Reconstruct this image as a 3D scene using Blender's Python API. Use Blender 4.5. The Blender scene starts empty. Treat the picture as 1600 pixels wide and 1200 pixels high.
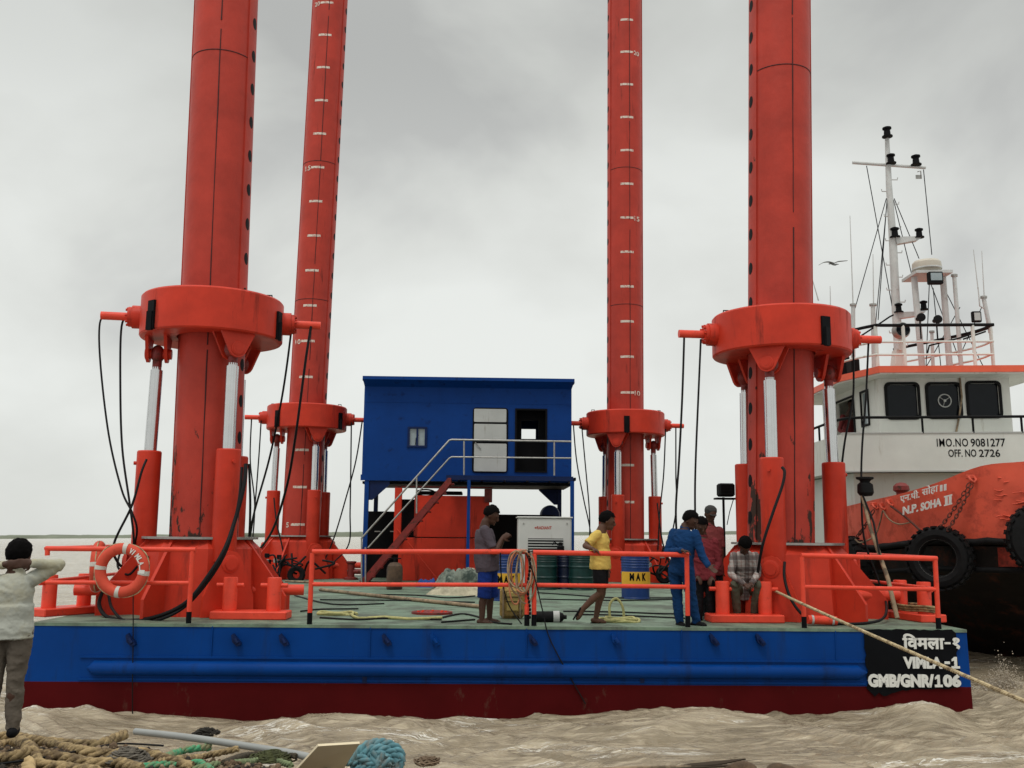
import bpy, math, random
import numpy as np
from mathutils import Vector, Matrix, noise, Quaternion
from math import sin, cos, pi, radians, sqrt, atan2, exp
R = random.Random(7)
V = Vector
sc = bpy.context.scene
COL = sc.collection

# ------------------------------------------------------------------ camera
F = 1550.0
CZ = 1.75
PITCH = radians(8.62)
ROLL = 0.006
_f = V((0, cos(PITCH), sin(PITCH))); _r = V((1, 0, 0)); _u = V((0, -sin(PITCH), cos(PITCH)))
CR = _r * cos(ROLL) - _u * sin(ROLL)
CU = _u * cos(ROLL) + _r * sin(ROLL)
cd = bpy.data.cameras.new('camera'); cam = bpy.data.objects.new('camera', cd); COL.objects.link(cam)
cd.sensor_width = 36; cd.lens = F / 1600 * 36; cd.clip_end = 20000; cd.clip_start = 0.05
M = Matrix((CR, CU, -_f)).transposed().to_4x4(); M.translation = V((0, 0, CZ))
cam.matrix_world = M
sc.camera = cam

# ------------------------------------------------------------------ sky, sun, exposure
sc.render.engine = 'CYCLES'
sc.view_settings.view_transform = 'Standard'; sc.view_settings.look = 'None'
sc.view_settings.exposure = 0.10; sc.view_settings.gamma = 1.0
SUN_EL, SUN_AZ = radians(62), radians(205)
w = bpy.data.worlds.new("World"); sc.world = w; w.use_nodes = True
nt = w.node_tree; nt.nodes.clear()
def N(t, **k):
    n = nt.nodes.new(t)
    for a, b in k.items(): setattr(n, a, b)
    return n
LK = lambda a, b: nt.links.new(a, b)
out = N('ShaderNodeOutputWorld'); mixs = N('ShaderNodeMixShader')
sky = N('ShaderNodeTexSky', sky_type='NISHITA'); sky.sun_disc = False
sky.sun_elevation = SUN_EL; sky.sun_rotation = SUN_AZ
b1 = N('ShaderNodeBackground'); b1.inputs[1].default_value = 0.08; LK(sky.outputs[0], b1.inputs[0])
b2 = N('ShaderNodeBackground'); b2.inputs[1].default_value = 1.0
tc = N('ShaderNodeTexCoord'); mp = N('ShaderNodeMapping'); mp.inputs['Scale'].default_value = (1.0, 1.0, 1.55)
mp.inputs['Location'].default_value = (9.2, 8.8, 0.7); mp.inputs['Rotation'].default_value = (0.2, 0.5, 0.1)
n1 = N('ShaderNodeTexNoise'); n1.inputs['Scale'].default_value = 2.6; n1.inputs['Detail'].default_value = 6; n1.inputs['Roughness'].default_value = .48; n1.inputs['Distortion'].default_value = .35
cr = N('ShaderNodeValToRGB'); e = cr.color_ramp.elements
e[0].position = .36; e[0].color = (.53, .54, .525, 1); e[1].position = .60; e[1].color = (.76, .78, .75, 1)
e2 = cr.color_ramp.elements.new(.47); e2.color = (.67, .685, .655, 1)
LK(tc.outputs['Generated'], mp.inputs[0]); LK(mp.outputs[0], n1.inputs[0]); LK(n1.outputs[0], cr.inputs[0])
sp = N('ShaderNodeSeparateXYZ'); LK(tc.outputs['Generated'], sp.inputs[0])
mr = N('ShaderNodeFloatCurve'); cu = mr.mapping.curves[0]; cu.points[0].location = (0, .5); cu.points[1].location = (1, 1.0)
for q_ in ((.30, .5), (.50, .42), (.60, .64)): cu.points.new(*q_)
mr.mapping.update(); LK(sp.outputs[2], mr.inputs['Value'])
mr2 = N('ShaderNodeMath', operation='MULTIPLY'); mr2.inputs[1].default_value = 2.0; LK(mr.outputs[0], mr2.inputs[0])
low = N('ShaderNodeMapRange'); low.inputs[1].default_value = 0.0; low.inputs[2].default_value = .16; low.inputs[3].default_value = .55; low.inputs[4].default_value = 0.0
LK(sp.outputs[2], low.inputs[0])
mx = N('ShaderNodeMix', data_type='RGBA'); LK(low.outputs[0], mx.inputs[0]); LK(cr.outputs[0], mx.inputs[6]); mx.inputs[7].default_value = (.63, .645, .615, 1)
vm = N('ShaderNodeVectorMath', operation='SCALE'); LK(mx.outputs[2], vm.inputs[0]); LK(mr2.outputs[0], vm.inputs['Scale'])
LK(vm.outputs[0], b2.inputs[0]); LK(b1.outputs[0], mixs.inputs[1]); LK(b2.outputs[0], mixs.inputs[2]); mixs.inputs[0].default_value = .97
LK(mixs.outputs[0], out.inputs[0])
sl = bpy.data.lights.new('sun', 'SUN'); sl.energy = 0.9; sl.angle = radians(14); sl.color = (1, .96, .9)
so = bpy.data.objects.new('sun', sl); COL.objects.link(so)
sd = V((sin(SUN_AZ) * cos(SUN_EL), cos(SUN_AZ) * cos(SUN_EL), sin(SUN_EL)))
so.rotation_euler = sd.to_track_quat('Z', 'Y').to_euler()

# ------------------------------------------------------------------ frames
def ray(px, py):
    return _f + CR * ((px - 800) / F) + CU * ((600 - py) / F)
def at(px, py, Y):                       # world point of a photo pixel at world depth Y
    d = ray(px, py); return V((0, 0, CZ)) + d * (Y / d.y)
def atz(px, py, z):
    d = ray(px, py); return V((0, 0, CZ)) + d * ((z - CZ) / d.z)
PL, PR = at(50, 974, 14.1), at(1510, 985, 14.5)
bx = (PR - PL).normalized(); bz = bx.cross(V((0, 1, 0))); bz = (bz - bx * bz.dot(bx)).normalized()
by = bz.cross(bx)
BL = (PR - PL).length; BO = (PL + PR) / 2
B = Matrix((bx, by, bz)).transposed().to_4x4(); B.translation = BO
BI = B.inverted(); CB = BI @ V((0, 0, CZ))
def bl(px, py, ly):                      # barge-local point at local depth ly behind the hull front
    d = BI.to_3x3() @ ray(px, py); return CB + d * ((ly - CB.y) / d.y)
def dk(px, py, z=0.0):                   # barge-local point at local height z above the deck
    d = BI.to_3x3() @ ray(px, py); return CB + d * ((z - CB.z) / d.z)
W_ = Matrix.Identity(4)

# ------------------------------------------------------------------ mesh builder
def frame_of(d, up=V((0, 0, 1))):
    d = d.normalized()
    if abs(d.dot(up)) > .99: up = V((0, 1, 0))
    a = d.cross(up).normalized(); b = a.cross(d).normalized()
    return a, b
class MB:
    def __init__(s): s.v = []; s.f = []; s.sm = []; s.mi = []
    def add(s, vs, fs, smooth=False, mi=0):
        o = len(s.v); s.v += [tuple(x) for x in vs]
        for f in fs: s.f.append([i + o for i in f]); s.sm.append(smooth); s.mi.append(mi)
        return s
    def box(s, a, b, mi=0, rot=None, c=None):
        a, b = V(a), V(b); lo = V(map(min, a, b)); hi = V(map(max, a, b))
        vs = [V((x, y, z)) for z in (lo.z, hi.z) for y in (lo.y, hi.y) for x in (lo.x, hi.x)]
        if rot is not None:
            c = c or (lo + hi) / 2; vs = [c + rot @ (v - c) for v in vs]
        return s.add(vs, [(0, 2, 3, 1), (4, 5, 7, 6), (0, 1, 5, 4), (2, 6, 7, 3), (0, 4, 6, 2), (1, 3, 7, 5)], mi=mi)
    def cbox(s, c, sz, rz=0, mi=0, rot=None):
        c = V(c); h = V(sz) / 2
        return s.box(c - h, c + h, mi, rot or Matrix.Rotation(rz, 3, 'Z'), c)
    def bbox(s, a, b, bev=.012, mi=0, rot=None, c=None):     # box with chamfered edges
        a, b = V(a), V(b); lo = V(map(min, a, b)); hi = V(map(max, a, b)); c = c or (lo + hi) / 2; h = (hi - lo) / 2
        bev = min(bev, h.x * .45, h.y * .45, h.z * .45)
        vs = []; 
        for sx in (-1, 1):
            for sy in (-1, 1):
                for sz in (-1, 1):
                    vs += [V((sx * h.x, sy * (h.y - bev), sz * (h.z - bev))), V((sx * (h.x - bev), sy * h.y, sz * (h.z - bev))), V((sx * (h.x - bev), sy * (h.y - bev), sz * h.z))]
        m = (lo + hi) / 2
        if rot is None: vs = [m + v for v in vs]
        else: vs = [c + rot @ (m + v - c) for v in vs]
        I = lambda x, y, z, k: ((x * 2 + y) * 2 + z) * 3 + k
        fs = []
        fs += [(I(0,0,0,0), I(0,0,1,0), I(0,1,1,0), I(0,1,0,0)), (I(1,0,0,0), I(1,1,0,0), I(1,1,1,0), I(1,0,1,0))]
        fs += [(I(0,0,0,1), I(1,0,0,1), I(1,0,1,1), I(0,0,1,1)), (I(0,1,0,1), I(0,1,1,1), I(1,1,1,1), I(1,1,0,1))]
        fs += [(I(0,0,0,2), I(0,1,0,2), I(1,1,0,2), I(1,0,0,2)), (I(0,0,1,2), I(1,0,1,2), I(1,1,1,2), I(0,1,1,2))]
        for p in (0, 1):
            for q in (0, 1):
                fs.append((I(p,q,0,0), I(p,q,0,1), I(p,q,1,1), I(p,q,1,0)))
                fs.append((I(p,0,q,0), I(p,0,q,2), I(p,1,q,2), I(p,1,q,0)))
                fs.append((I(0,p,q,1), I(0,p,q,2), I(1,p,q,2), I(1,p,q,1)))
                for r in (0, 1): fs.append((I(p,q,r,0), I(p,q,r,1), I(p,q,r,2)))
        return s.add(vs, fs, mi=mi)
    def tube(s, p0, p1, r0, r1=None, n=12, caps=True, mi=0):
        return s.path([p0, p1], [r0, r0 if r1 is None else r1], n, caps, mi)
    def path(s, pts, r, n=8, caps=True, mi=0, closed=False):
        pts = [V(p) for p in pts]; m = len(pts)
        rr = r if isinstance(r, (list, tuple)) else [r] * m
        vs = []; fs = []; pa = None
        for i, p in enumerate(pts):
            if closed: d = pts[(i + 1) % m] - pts[i - 1]
            else: d = pts[min(i + 1, m - 1)] - pts[max(i - 1, 0)]
            if d.length < 1e-9: d = V((0, 0, 1))
            d.normalize()
            if pa is None: a, b = frame_of(d)
            else:
                a = pa - d * pa.dot(d)
                if a.length < 1e-5: a, b = frame_of(d)
                a.normalize(); b = a.cross(d)
            pa = a
            for k in range(n):
                t = 2 * pi * k / n; vs.append(p + (a * cos(t) + b * sin(t)) * rr[i])
        rows = m if closed else m - 1
        for i in range(rows):
            j = (i + 1) % m
            for k in range(n):
                q = (k + 1) % n; fs.append((i * n + k, j * n + k, j * n + q, i * n + q))
        s.add(vs, fs, True, mi)
        if caps and not closed:
            s.add(vs[:n], [tuple(range(n))], False, mi); s.add(vs[-n:], [tuple(range(n))[::-1]], False, mi)
        return s
    def lathe(s, prof, o=(0, 0, 0), n=24, axis='Z', mi=0, a0=0, a1=2 * pi, smooth=True, rot=None):
        o = V(o); full = abs(a1 - a0 - 2 * pi) < 1e-6; nn = n if full else n + 1
        segs = []; cur = [prof[0]]
        for i in range(1, len(prof)):          # break the smooth surface at sharp profile corners
            cur.append(prof[i])
            if i < len(prof) - 1:
                d0 = V((prof[i][0] - prof[i-1][0], prof[i][1] - prof[i-1][1])); d1 = V((prof[i+1][0] - prof[i][0], prof[i+1][1] - prof[i][1]))
                if d0.length > 1e-7 and d1.length > 1e-7 and d0.angle(d1) > .45: segs.append(cur); cur = [prof[i]]
        segs.append(cur)
        for pr in segs:
            vs = []; fs = []
            for (r, z) in pr:
                for k in range(nn):
                    t = a0 + (a1 - a0) * k / n; x, y = r * cos(t), r * sin(t)
                    p = V((x, y, z)) if axis == 'Z' else (V((z, x, y)) if axis == 'X' else V((x, z, y)))
                    if rot: p = rot @ p
                    vs.append(o + p)
            for i in range(len(pr) - 1):
                for k in range(n):
                    q = (k + 1) % nn; fs.append((i * nn + k, i * nn + q, (i + 1) * nn + q, (i + 1) * nn + k))
            s.add(vs, fs, True, mi)
        return s
    def disc(s, c, r, nrm, n=24, mi=0):
        a, b = frame_of(V(nrm)); return s.add([V(c) + (a * cos(2 * pi * k / n) + b * sin(2 * pi * k / n)) * r for k in range(n)], [tuple(range(n))], False, mi)
    def ell(s, c, rx, ry, rz, ax=None, n=12, m=8, mi=0):      # ellipsoid, ax = 3x3 matrix with its axes as columns
        c = V(c); vs = []; fs = []
        for i in range(m + 1):
            t = pi * i / m
            for k in range(n):
                q = 2 * pi * k / n; p = V((rx * sin(t) * cos(q), ry * sin(t) * sin(q), rz * cos(t)))
                vs.append(c + (ax @ p if ax else p))
        for i in range(m):
            for k in range(n):
                q = (k + 1) % n; fs.append((i * n + k, (i + 1) * n + k, (i + 1) * n + q, i * n + q))
        return s.add(vs, fs, True, mi)
    def prism(s, poly, ax, ay, d0, d1, an, mi=0, smooth_side=False):   # poly in (u,v); point = ax*u + ay*v + an*d (ax may carry an origin via poly offset)
        ax, ay, an = V(ax), V(ay), V(an); n = len(poly)
        A = [ax * u + ay * v + an * d0 for u, v in poly]; C = [ax * u + ay * v + an * d1 for u, v in poly]
        s.add(A, [tuple(range(n))[::-1]], False, mi); s.add(C, [tuple(range(n))], False, mi)
        s.add(A + C, [(i, (i + 1) % n, n + (i + 1) % n, n + i) for i in range(n)], smooth_side, mi)
        return s
    def oprism(s, o, poly, ax, ay, an, d0, d1, mi=0, smooth_side=False):
        k = len(s.v); s.prism(poly, ax, ay, d0, d1, an, mi, smooth_side); o = V(o)
        for i in range(k, len(s.v)): s.v[i] = (s.v[i][0] + o.x, s.v[i][1] + o.y, s.v[i][2] + o.z)
        return s
    def loft(s, rings, mi=0):
        n = len(rings[0]); vs = [p for r in rings for p in r]; fs = []
        for i in range(len(rings) - 1):
            for k in range(n):
                q = (k + 1) % n; fs.append((i * n + k, (i + 1) * n + k, (i + 1) * n + q, i * n + q))
        fs.append(tuple(range(n))[::-1]); fs.append(tuple((len(rings) - 1) * n + k for k in range(n)))
        return s.add(vs, fs, True, mi)
    def mesh(s, name, mats, o=V((0, 0, 0))):
        me = bpy.data.meshes.new(name)
        me.from_pydata([(a - o.x, b - o.y, c - o.z) for a, b, c in s.v], [], s.f)
        for m in (mats if isinstance(mats, (list, tuple)) else [mats]): me.materials.append(m)
        me.polygons.foreach_set('use_smooth', s.sm); me.polygons.foreach_set('material_index', s.mi)
        me.validate(); me.update(); return me
    def build(s, name, mats, root):
        o = V(root['o']) if 'o' in root else V((0, 0, 0))
        me = s.mesh(name, mats, o); ob = bpy.data.objects.new(name, me); COL.objects.link(ob)
        ob.parent = root if root.type == 'EMPTY' else root; ob['o'] = tuple(o)
        OBS.append(ob); return ob
OBS = []
def props(o, label, cat, group=None):
    o['label'] = label; o['category'] = cat
    if group: o['group'] = group
def thing(name, label, cat, origin, fr=B, group=None):
    o = bpy.data.objects.new(name, None); COL.objects.link(o); o.empty_display_size = .2
    o['o'] = tuple(V(origin)); o.matrix_world = fr @ Matrix.Translation(V(origin)); props(o, label, cat, group); return o
def solo(name, mb, mats, label, cat, origin, fr=B, group=None):
    me = mb.mesh(name, mats, V(origin)); o = bpy.data.objects.new(name, me); COL.objects.link(o)
    o.matrix_world = fr @ Matrix.Translation(V(origin)); o['o'] = tuple(V(origin)); props(o, label, cat, group); return o
def struct(name, mb, mats, kind='structure'):
    me = mb.mesh(name, mats); o = bpy.data.objects.new(name, me); COL.objects.link(o); o['kind'] = kind; return o
def part(ob, label): ob['label'] = label; return ob
def smoothpath(pts, k=6, closed=False):
    pts = [V(p) for p in pts]; n = len(pts); res = []
    rng = range(n if closed else n - 1)
    for i in rng:
        if closed: p0, p1, p2, p3 = pts[i - 1], pts[i], pts[(i + 1) % n], pts[(i + 2) % n]
        else: p0, p1, p2, p3 = pts[max(i - 1, 0)], pts[i], pts[i + 1], pts[min(i + 2, n - 1)]
        for j in range(k):
            t = j / k
            res.append(.5 * ((2 * p1) + (p2 - p0) * t + (2 * p0 - 5 * p1 + 4 * p2 - p3) * t * t + (3 * p1 - p0 - 3 * p2 + p3) * t ** 3))
    if not closed: res.append(pts[-1])
    return res
def rope_mb(mb, pts, r, pitch=None, strands=3, n=6, mi=0):     # laid rope: strands wound round each other
    pts = [V(p) for p in pts]; pitch = pitch or r * 7
    L = [0]
    for a, b in zip(pts, pts[1:]): L.append(L[-1] + (b - a).length)
    step = max(pitch / 7, 1e-3); m = max(2, int(L[-1] / step)); fine = []; j = 0
    for i in range(m + 1):
        d = L[-1] * i / m
        while j < len(L) - 2 and L[j + 1] < d: j += 1
        t = (d - L[j]) / max(L[j + 1] - L[j], 1e-9); fine.append(pts[j].lerp(pts[j + 1], t))
    pa = None; fr = []
    for i, p in enumerate(fine):
        d = (fine[min(i + 1, m)] - fine[max(i - 1, 0)]).normalized()
        if pa is None: a, b = frame_of(d)
        else:
            a = (pa - d * pa.dot(d)).normalized(); b = a.cross(d)
        pa = a; fr.append((a, b))
    for sidx in range(strands):
        q = []
        for i, p in enumerate(fine):
            t = 2 * pi * (i / 7 + sidx / strands); a, b = fr[i]
            q.append(p + (a * cos(t) + b * sin(t)) * r * .5)
        mb.path(q, r * .56, n, True, mi)
    return mb
def text_mb(body, size, origin, right, up, nrm, width=None, height=None, ext=.004, bold=0.0, name='lettering', mat=None, root=None, shear=0):
    c = bpy.data.curves.new('t', 'FONT'); c.body = body; c.size = 1; c.extrude = 0; c.offset = bold; c.resolution_u = 3; c.space_character = 1.12 if body.startswith('IMO') else 1.0; c.shear = shear
    o = bpy.data.objects.new('t', c); COL.objects.link(o); bpy.context.view_layer.update()
    me = bpy.data.meshes.new_from_object(o.evaluated_get(bpy.context.evaluated_depsgraph_get()))
    co = [v.co.copy() for v in me.vertices]; fs = [tuple(p.vertices) for p in me.polygons]
    bpy.data.objects.remove(o); bpy.data.curves.remove(c); bpy.data.meshes.remove(me)
    x0 = min(v.x for v in co); x1 = max(v.x for v in co); y0 = min(v.y for v in co); y1 = max(v.y for v in co)
    sx = width / (x1 - x0) if width else size; sy = height / (y1 - y0) if height else (sx if width else size)
    right, up, nrm, origin = V(right), V(up), V(nrm), V(origin); mb = MB(); n = len(co)
    fr = [origin + right * ((v.x - x0) * sx) + up * ((v.y - y0) * sy) + nrm * ext for v in co]
    mb.add(fr, fs)
    if ext > .001:
        from collections import Counter
        ed = Counter(); dr = {}
        for f in fs:
            for i in range(len(f)):
                a, b = f[i], f[(i + 1) % len(f)]; k = (min(a, b), max(a, b)); ed[k] += 1; dr[k] = (a, b)
        bk = [p - nrm * (ext * .96) for p in fr]; mb.add(fr + bk, [(dr[k][1], dr[k][0], dr[k][0] + n, dr[k][1] + n) for k, q in ed.items() if q == 1])
    return mb

# ------------------------------------------------------------------ materials
def mat(name, base, rough=.5, metal=0, var=.12, vscale=3.0, dirt=None, dirt_amt=0., dirt_scale=2.0, streak=False, bump=.0, bscale=30., spec=.4, low=None, coat=0., crisp=False):
    m = bpy.data.materials.new(name); m.use_nodes = True; t = m.node_tree; nd = t.nodes; p = nd['Principled BSDF']
    g = lambda x, **k: _set(nd.new(x), k)
    def _set(n, k):
        for a, b in k.items(): setattr(n, a, b)
        return n
    L = t.links.new
    co = g('ShaderNodeTexCoord'); n1 = g('ShaderNodeTexNoise'); n1.inputs['Scale'].default_value = vscale; n1.inputs['Detail'].default_value = 6; n1.inputs['Roughness'].default_value = .6
    mp = g('ShaderNodeMapping'); L(co.outputs['Object'], mp.inputs[0])
    L(mp.outputs[0], n1.inputs[0])
    mxc = g('ShaderNodeMix', data_type='RGBA'); 
    c0 = [max(0, c * (1 - var)) for c in base]; c1 = [min(1, c * (1 + var)) for c in base]
    rm = g('ShaderNodeMapRange'); rm.inputs[1].default_value = .3; rm.inputs[2].default_value = .7; L(n1.outputs[0], rm.inputs[0])
    L(rm.outputs[0], mxc.inputs[0]); mxc.inputs[6].default_value = (*c0, 1); mxc.inputs[7].default_value = (*c1, 1)
    last = mxc.outputs[2]
    if dirt:
        n2 = g('ShaderNodeTexNoise'); n2.inputs['Scale'].default_value = dirt_scale; n2.inputs['Detail'].default_value = 9; n2.inputs['Roughness'].default_value = .68
        mp2 = g('ShaderNodeMapping'); L(co.outputs['Object'], mp2.inputs[0])
        if streak: mp2.inputs['Scale'].default_value = (1, 1, .13 if streak is True else streak)
        L(mp2.outputs[0], n2.inputs[0])
        r2 = g('ShaderNodeMapRange'); r2.inputs[1].default_value = 1 - dirt_amt - .10; r2.inputs[2].default_value = 1 - dirt_amt + (.04 if not crisp else -.07); L(n2.outputs[0], r2.inputs[0])
        fac = r2.outputs[0]
        if low is not None:      # wear grows towards a height: (z0, z1) in object space
            s = g('ShaderNodeSeparateXYZ'); L(co.outputs['Object'], s.inputs[0])
            r3 = g('ShaderNodeMapRange'); r3.inputs[1].default_value = low[0]; r3.inputs[2].default_value = low[1]; r3.inputs[3].default_value = low[2]; r3.inputs[4].default_value = 0; L(s.outputs[2], r3.inputs[0])
            ad = g('ShaderNodeMath', operation='ADD'); L(n2.outputs[0], ad.inputs[0]); L(r3.outputs[0], ad.inputs[1]); L(ad.outputs[0], r2.inputs[0])
        mx2 = g('ShaderNodeMix', data_type='RGBA'); L(fac, mx2.inputs[0]); L(last, mx2.inputs[6]); mx2.inputs[7].default_value = (*dirt, 1); last = mx2.outputs[2]
        rr = g('ShaderNodeMapRange'); rr.inputs[3].default_value = rough; rr.inputs[4].default_value = .85; L(fac, rr.inputs[0]); L(rr.outputs[0], p.inputs['Roughness'])
    else:
        rr = g('ShaderNodeMapRange'); rr.inputs[3].default_value = max(.05, rough - .1); rr.inputs[4].default_value = min(1, rough + .12); L(n1.outputs[0], rr.inputs[0]); L(rr.outputs[0], p.inputs['Roughness'])
    L(last, p.inputs['Base Color'])
    p.inputs['Metallic'].default_value = metal; p.inputs['Specular IOR Level'].default_value = spec; p.inputs['Coat Weight'].default_value = coat
    if bump:
        n3 = g('ShaderNodeTexNoise'); n3.inputs['Scale'].default_value = bscale; n3.inputs['Detail'].default_value = 4; L(co.outputs['Object'], n3.inputs[0])
        bp = g('ShaderNodeBump'); bp.inputs['Strength'].default_value = bump; bp.inputs['Distance'].default_value = .02; L(n3.outputs[0], bp.inputs['Height']); L(bp.outputs[0], p.inputs['Normal'])
    return m
RUST = (.05, .02, .012); DARK = (.012, .011, .01)
m_red = mat('red_paint', (.54, .038, .017), .45, spec=.22, var=.14, vscale=2.2, dirt=(.18, .022, .014), dirt_amt=.33, dirt_scale=3.5, streak=True, bump=.12, bscale=9)
m_leg = mat('red_leg_paint', (.42, .040, .024), .5, spec=.25, var=.16, vscale=1.6, dirt=(.14, .022, .015), dirt_amt=.31, dirt_scale=6, streak=True, bump=.2, bscale=7)
m_legw = mat('worn_red_leg_paint', (.42, .040, .024), .5, spec=.25, var=.18, vscale=1.6, dirt=(.045, .024, .018), dirt_amt=.20, dirt_scale=3.6, streak=.42, crisp=True, bump=.3, bscale=8, low=(0.9, 3.7, .25))
m_rail = mat('orange_red_rail_paint', (.74, .062, .030), .42, spec=.3, var=.12, vscale=6, dirt=(.30, .05, .03), dirt_amt=.3, dirt_scale=9, bump=.1)
m_redd = mat('dark_red_paint', (.20, .02, .016), .5, var=.2, vscale=5, dirt=RUST, dirt_amt=.38, dirt_scale=8)
m_tank = mat('red_tank_paint', (.60, .040, .018), .5, spec=.2, var=.14, vscale=2, dirt=(.16, .02, .012), dirt_amt=.36, dirt_scale=3, streak=True)
m_blue = mat('blue_hull_paint', (.001, .042, .215), .42, spec=.10, var=.14, vscale=.9, dirt=(.008, .03, .12), dirt_amt=.36, dirt_scale=2.2, streak=True, bump=.06, bscale=3)
m_cab = mat('blue_cabin_paint', (.003, .040, .20), .5, spec=.12, var=.12, vscale=1.2, dirt=(.006, .02, .09), dirt_amt=.33, dirt_scale=4, bump=.08, bscale=4)
m_boot = mat('dark_red_bottom_paint', (.075, .004, .005), .65, spec=.06, var=.16, vscale=1.2, dirt=(.11, .055, .04), dirt_amt=.30, dirt_scale=3, streak=.5, low=(-1.6, -1.15, .22))
m_blk = mat('black_paint', (.004, .0045, .006), .5, spec=.08, var=.2, vscale=3)
m_rub = mat('black_rubber', (.007, .007, .0075), .7, spec=.15, var=.3, vscale=8, bump=.25, bscale=14)
m_hose = mat('black_hose', (.006, .006, .007), .55, spec=.2, var=.2)
m_deck = mat('green_deck_paint', (.16, .235, .165), .55, var=.22, vscale=.9, dirt=(.09, .11, .085), dirt_amt=.45, dirt_scale=1.1, bump=.1, bscale=20)
m_chr = mat('chromed_steel', (.62, .62, .62), .22, 1.0, var=.06, vscale=4)
m_galv = mat('galvanised_steel', (.36, .35, .33), .4, .7, var=.2, vscale=10)
m_white = mat('white_lettering_paint', (.72, .72, .68), .55, var=.08, vscale=12)
m_mark = mat('pale_mark_paint', (.66, .58, .50), .6, var=.12, vscale=9, dirt=(.45, .10, .07), dirt_amt=.4, dirt_scale=14)
m_lgrey = mat('light_grey_paint', (.46, .47, .45), .45, var=.07, vscale=2, dirt=(.22, .20, .16), dirt_amt=.3, dirt_scale=5, streak=True)
m_dark = mat('dark_machinery', (.005, .005, .006), .6, spec=.1, var=.4, vscale=5)
m_dblue = mat('dark_blue_paint', (.003, .014, .07), .5, spec=.2, var=.2)
m_glass = mat('dark_window_glass', (.006, .008, .011), .08, var=.2, spec=.18)
m_bglass = mat('pale_window_glass', (.28, .34, .36), .08, var=.2, spec=.8)
m_rope = mat('pale_hemp_rope', (.50, .40, .24), .85, var=.25, vscale=14, dirt=(.20, .14, .08), dirt_amt=.42, dirt_scale=9)
m_ropey = mat('yellow_green_rope', (.42, .40, .17), .8, var=.2, vscale=16)
m_ropeb = mat('blue_rope', (.10, .24, .28), .85, var=.35, vscale=16, dirt=(.16, .18, .17), dirt_amt=.42, dirt_scale=9)
m_ropeg = mat('green_rope', (.06, .30, .15), .85, var=.35, vscale=18, dirt=(.20, .19, .10), dirt_amt=.45, dirt_scale=11)
m_ropet = mat('tan_thick_rope', (.36, .26, .13), .9, var=.3, vscale=12, dirt=(.12, .08, .04), dirt_amt=.45, dirt_scale=7, bump=.5, bscale=60)
m_ropeo = mat('orange_rope', (.42, .16, .08), .85, var=.3, vscale=20)
m_wood = mat('weathered_wood', (.30, .22, .14), .8, var=.25, vscale=7, dirt=(.12, .09, .06), dirt_amt=.4, dirt_scale=5)
m_ply = mat('pale_plywood', (.86, .74, .52), .7, var=.05, vscale=4, dirt=(.5, .36, .2), dirt_amt=.24, dirt_scale=7)
# tug
m_org = mat('orange_bulwark_paint', (.66, .095, .050), .5, spec=.3, var=.12, vscale=2, dirt=(.44, .065, .038), dirt_amt=.40, dirt_scale=2.6, bump=.9, bscale=2.2)
m_hull = mat('black_hull_paint', (.010, .008, .007), .6, spec=.15, var=.4, vscale=2, dirt=(.07, .025, .015), dirt_amt=.36, dirt_scale=2.5, bump=.3, bscale=5)
m_twh = mat('white_superstructure_paint', (.66, .67, .62), .45, var=.07, vscale=1.5, dirt=(.36, .32, .24), dirt_amt=.31, dirt_scale=4, streak=True, bump=.12, bscale=2.5)
m_torg = mat('light_orange_paint', (.78, .12, .055), .45, var=.1)
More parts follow.
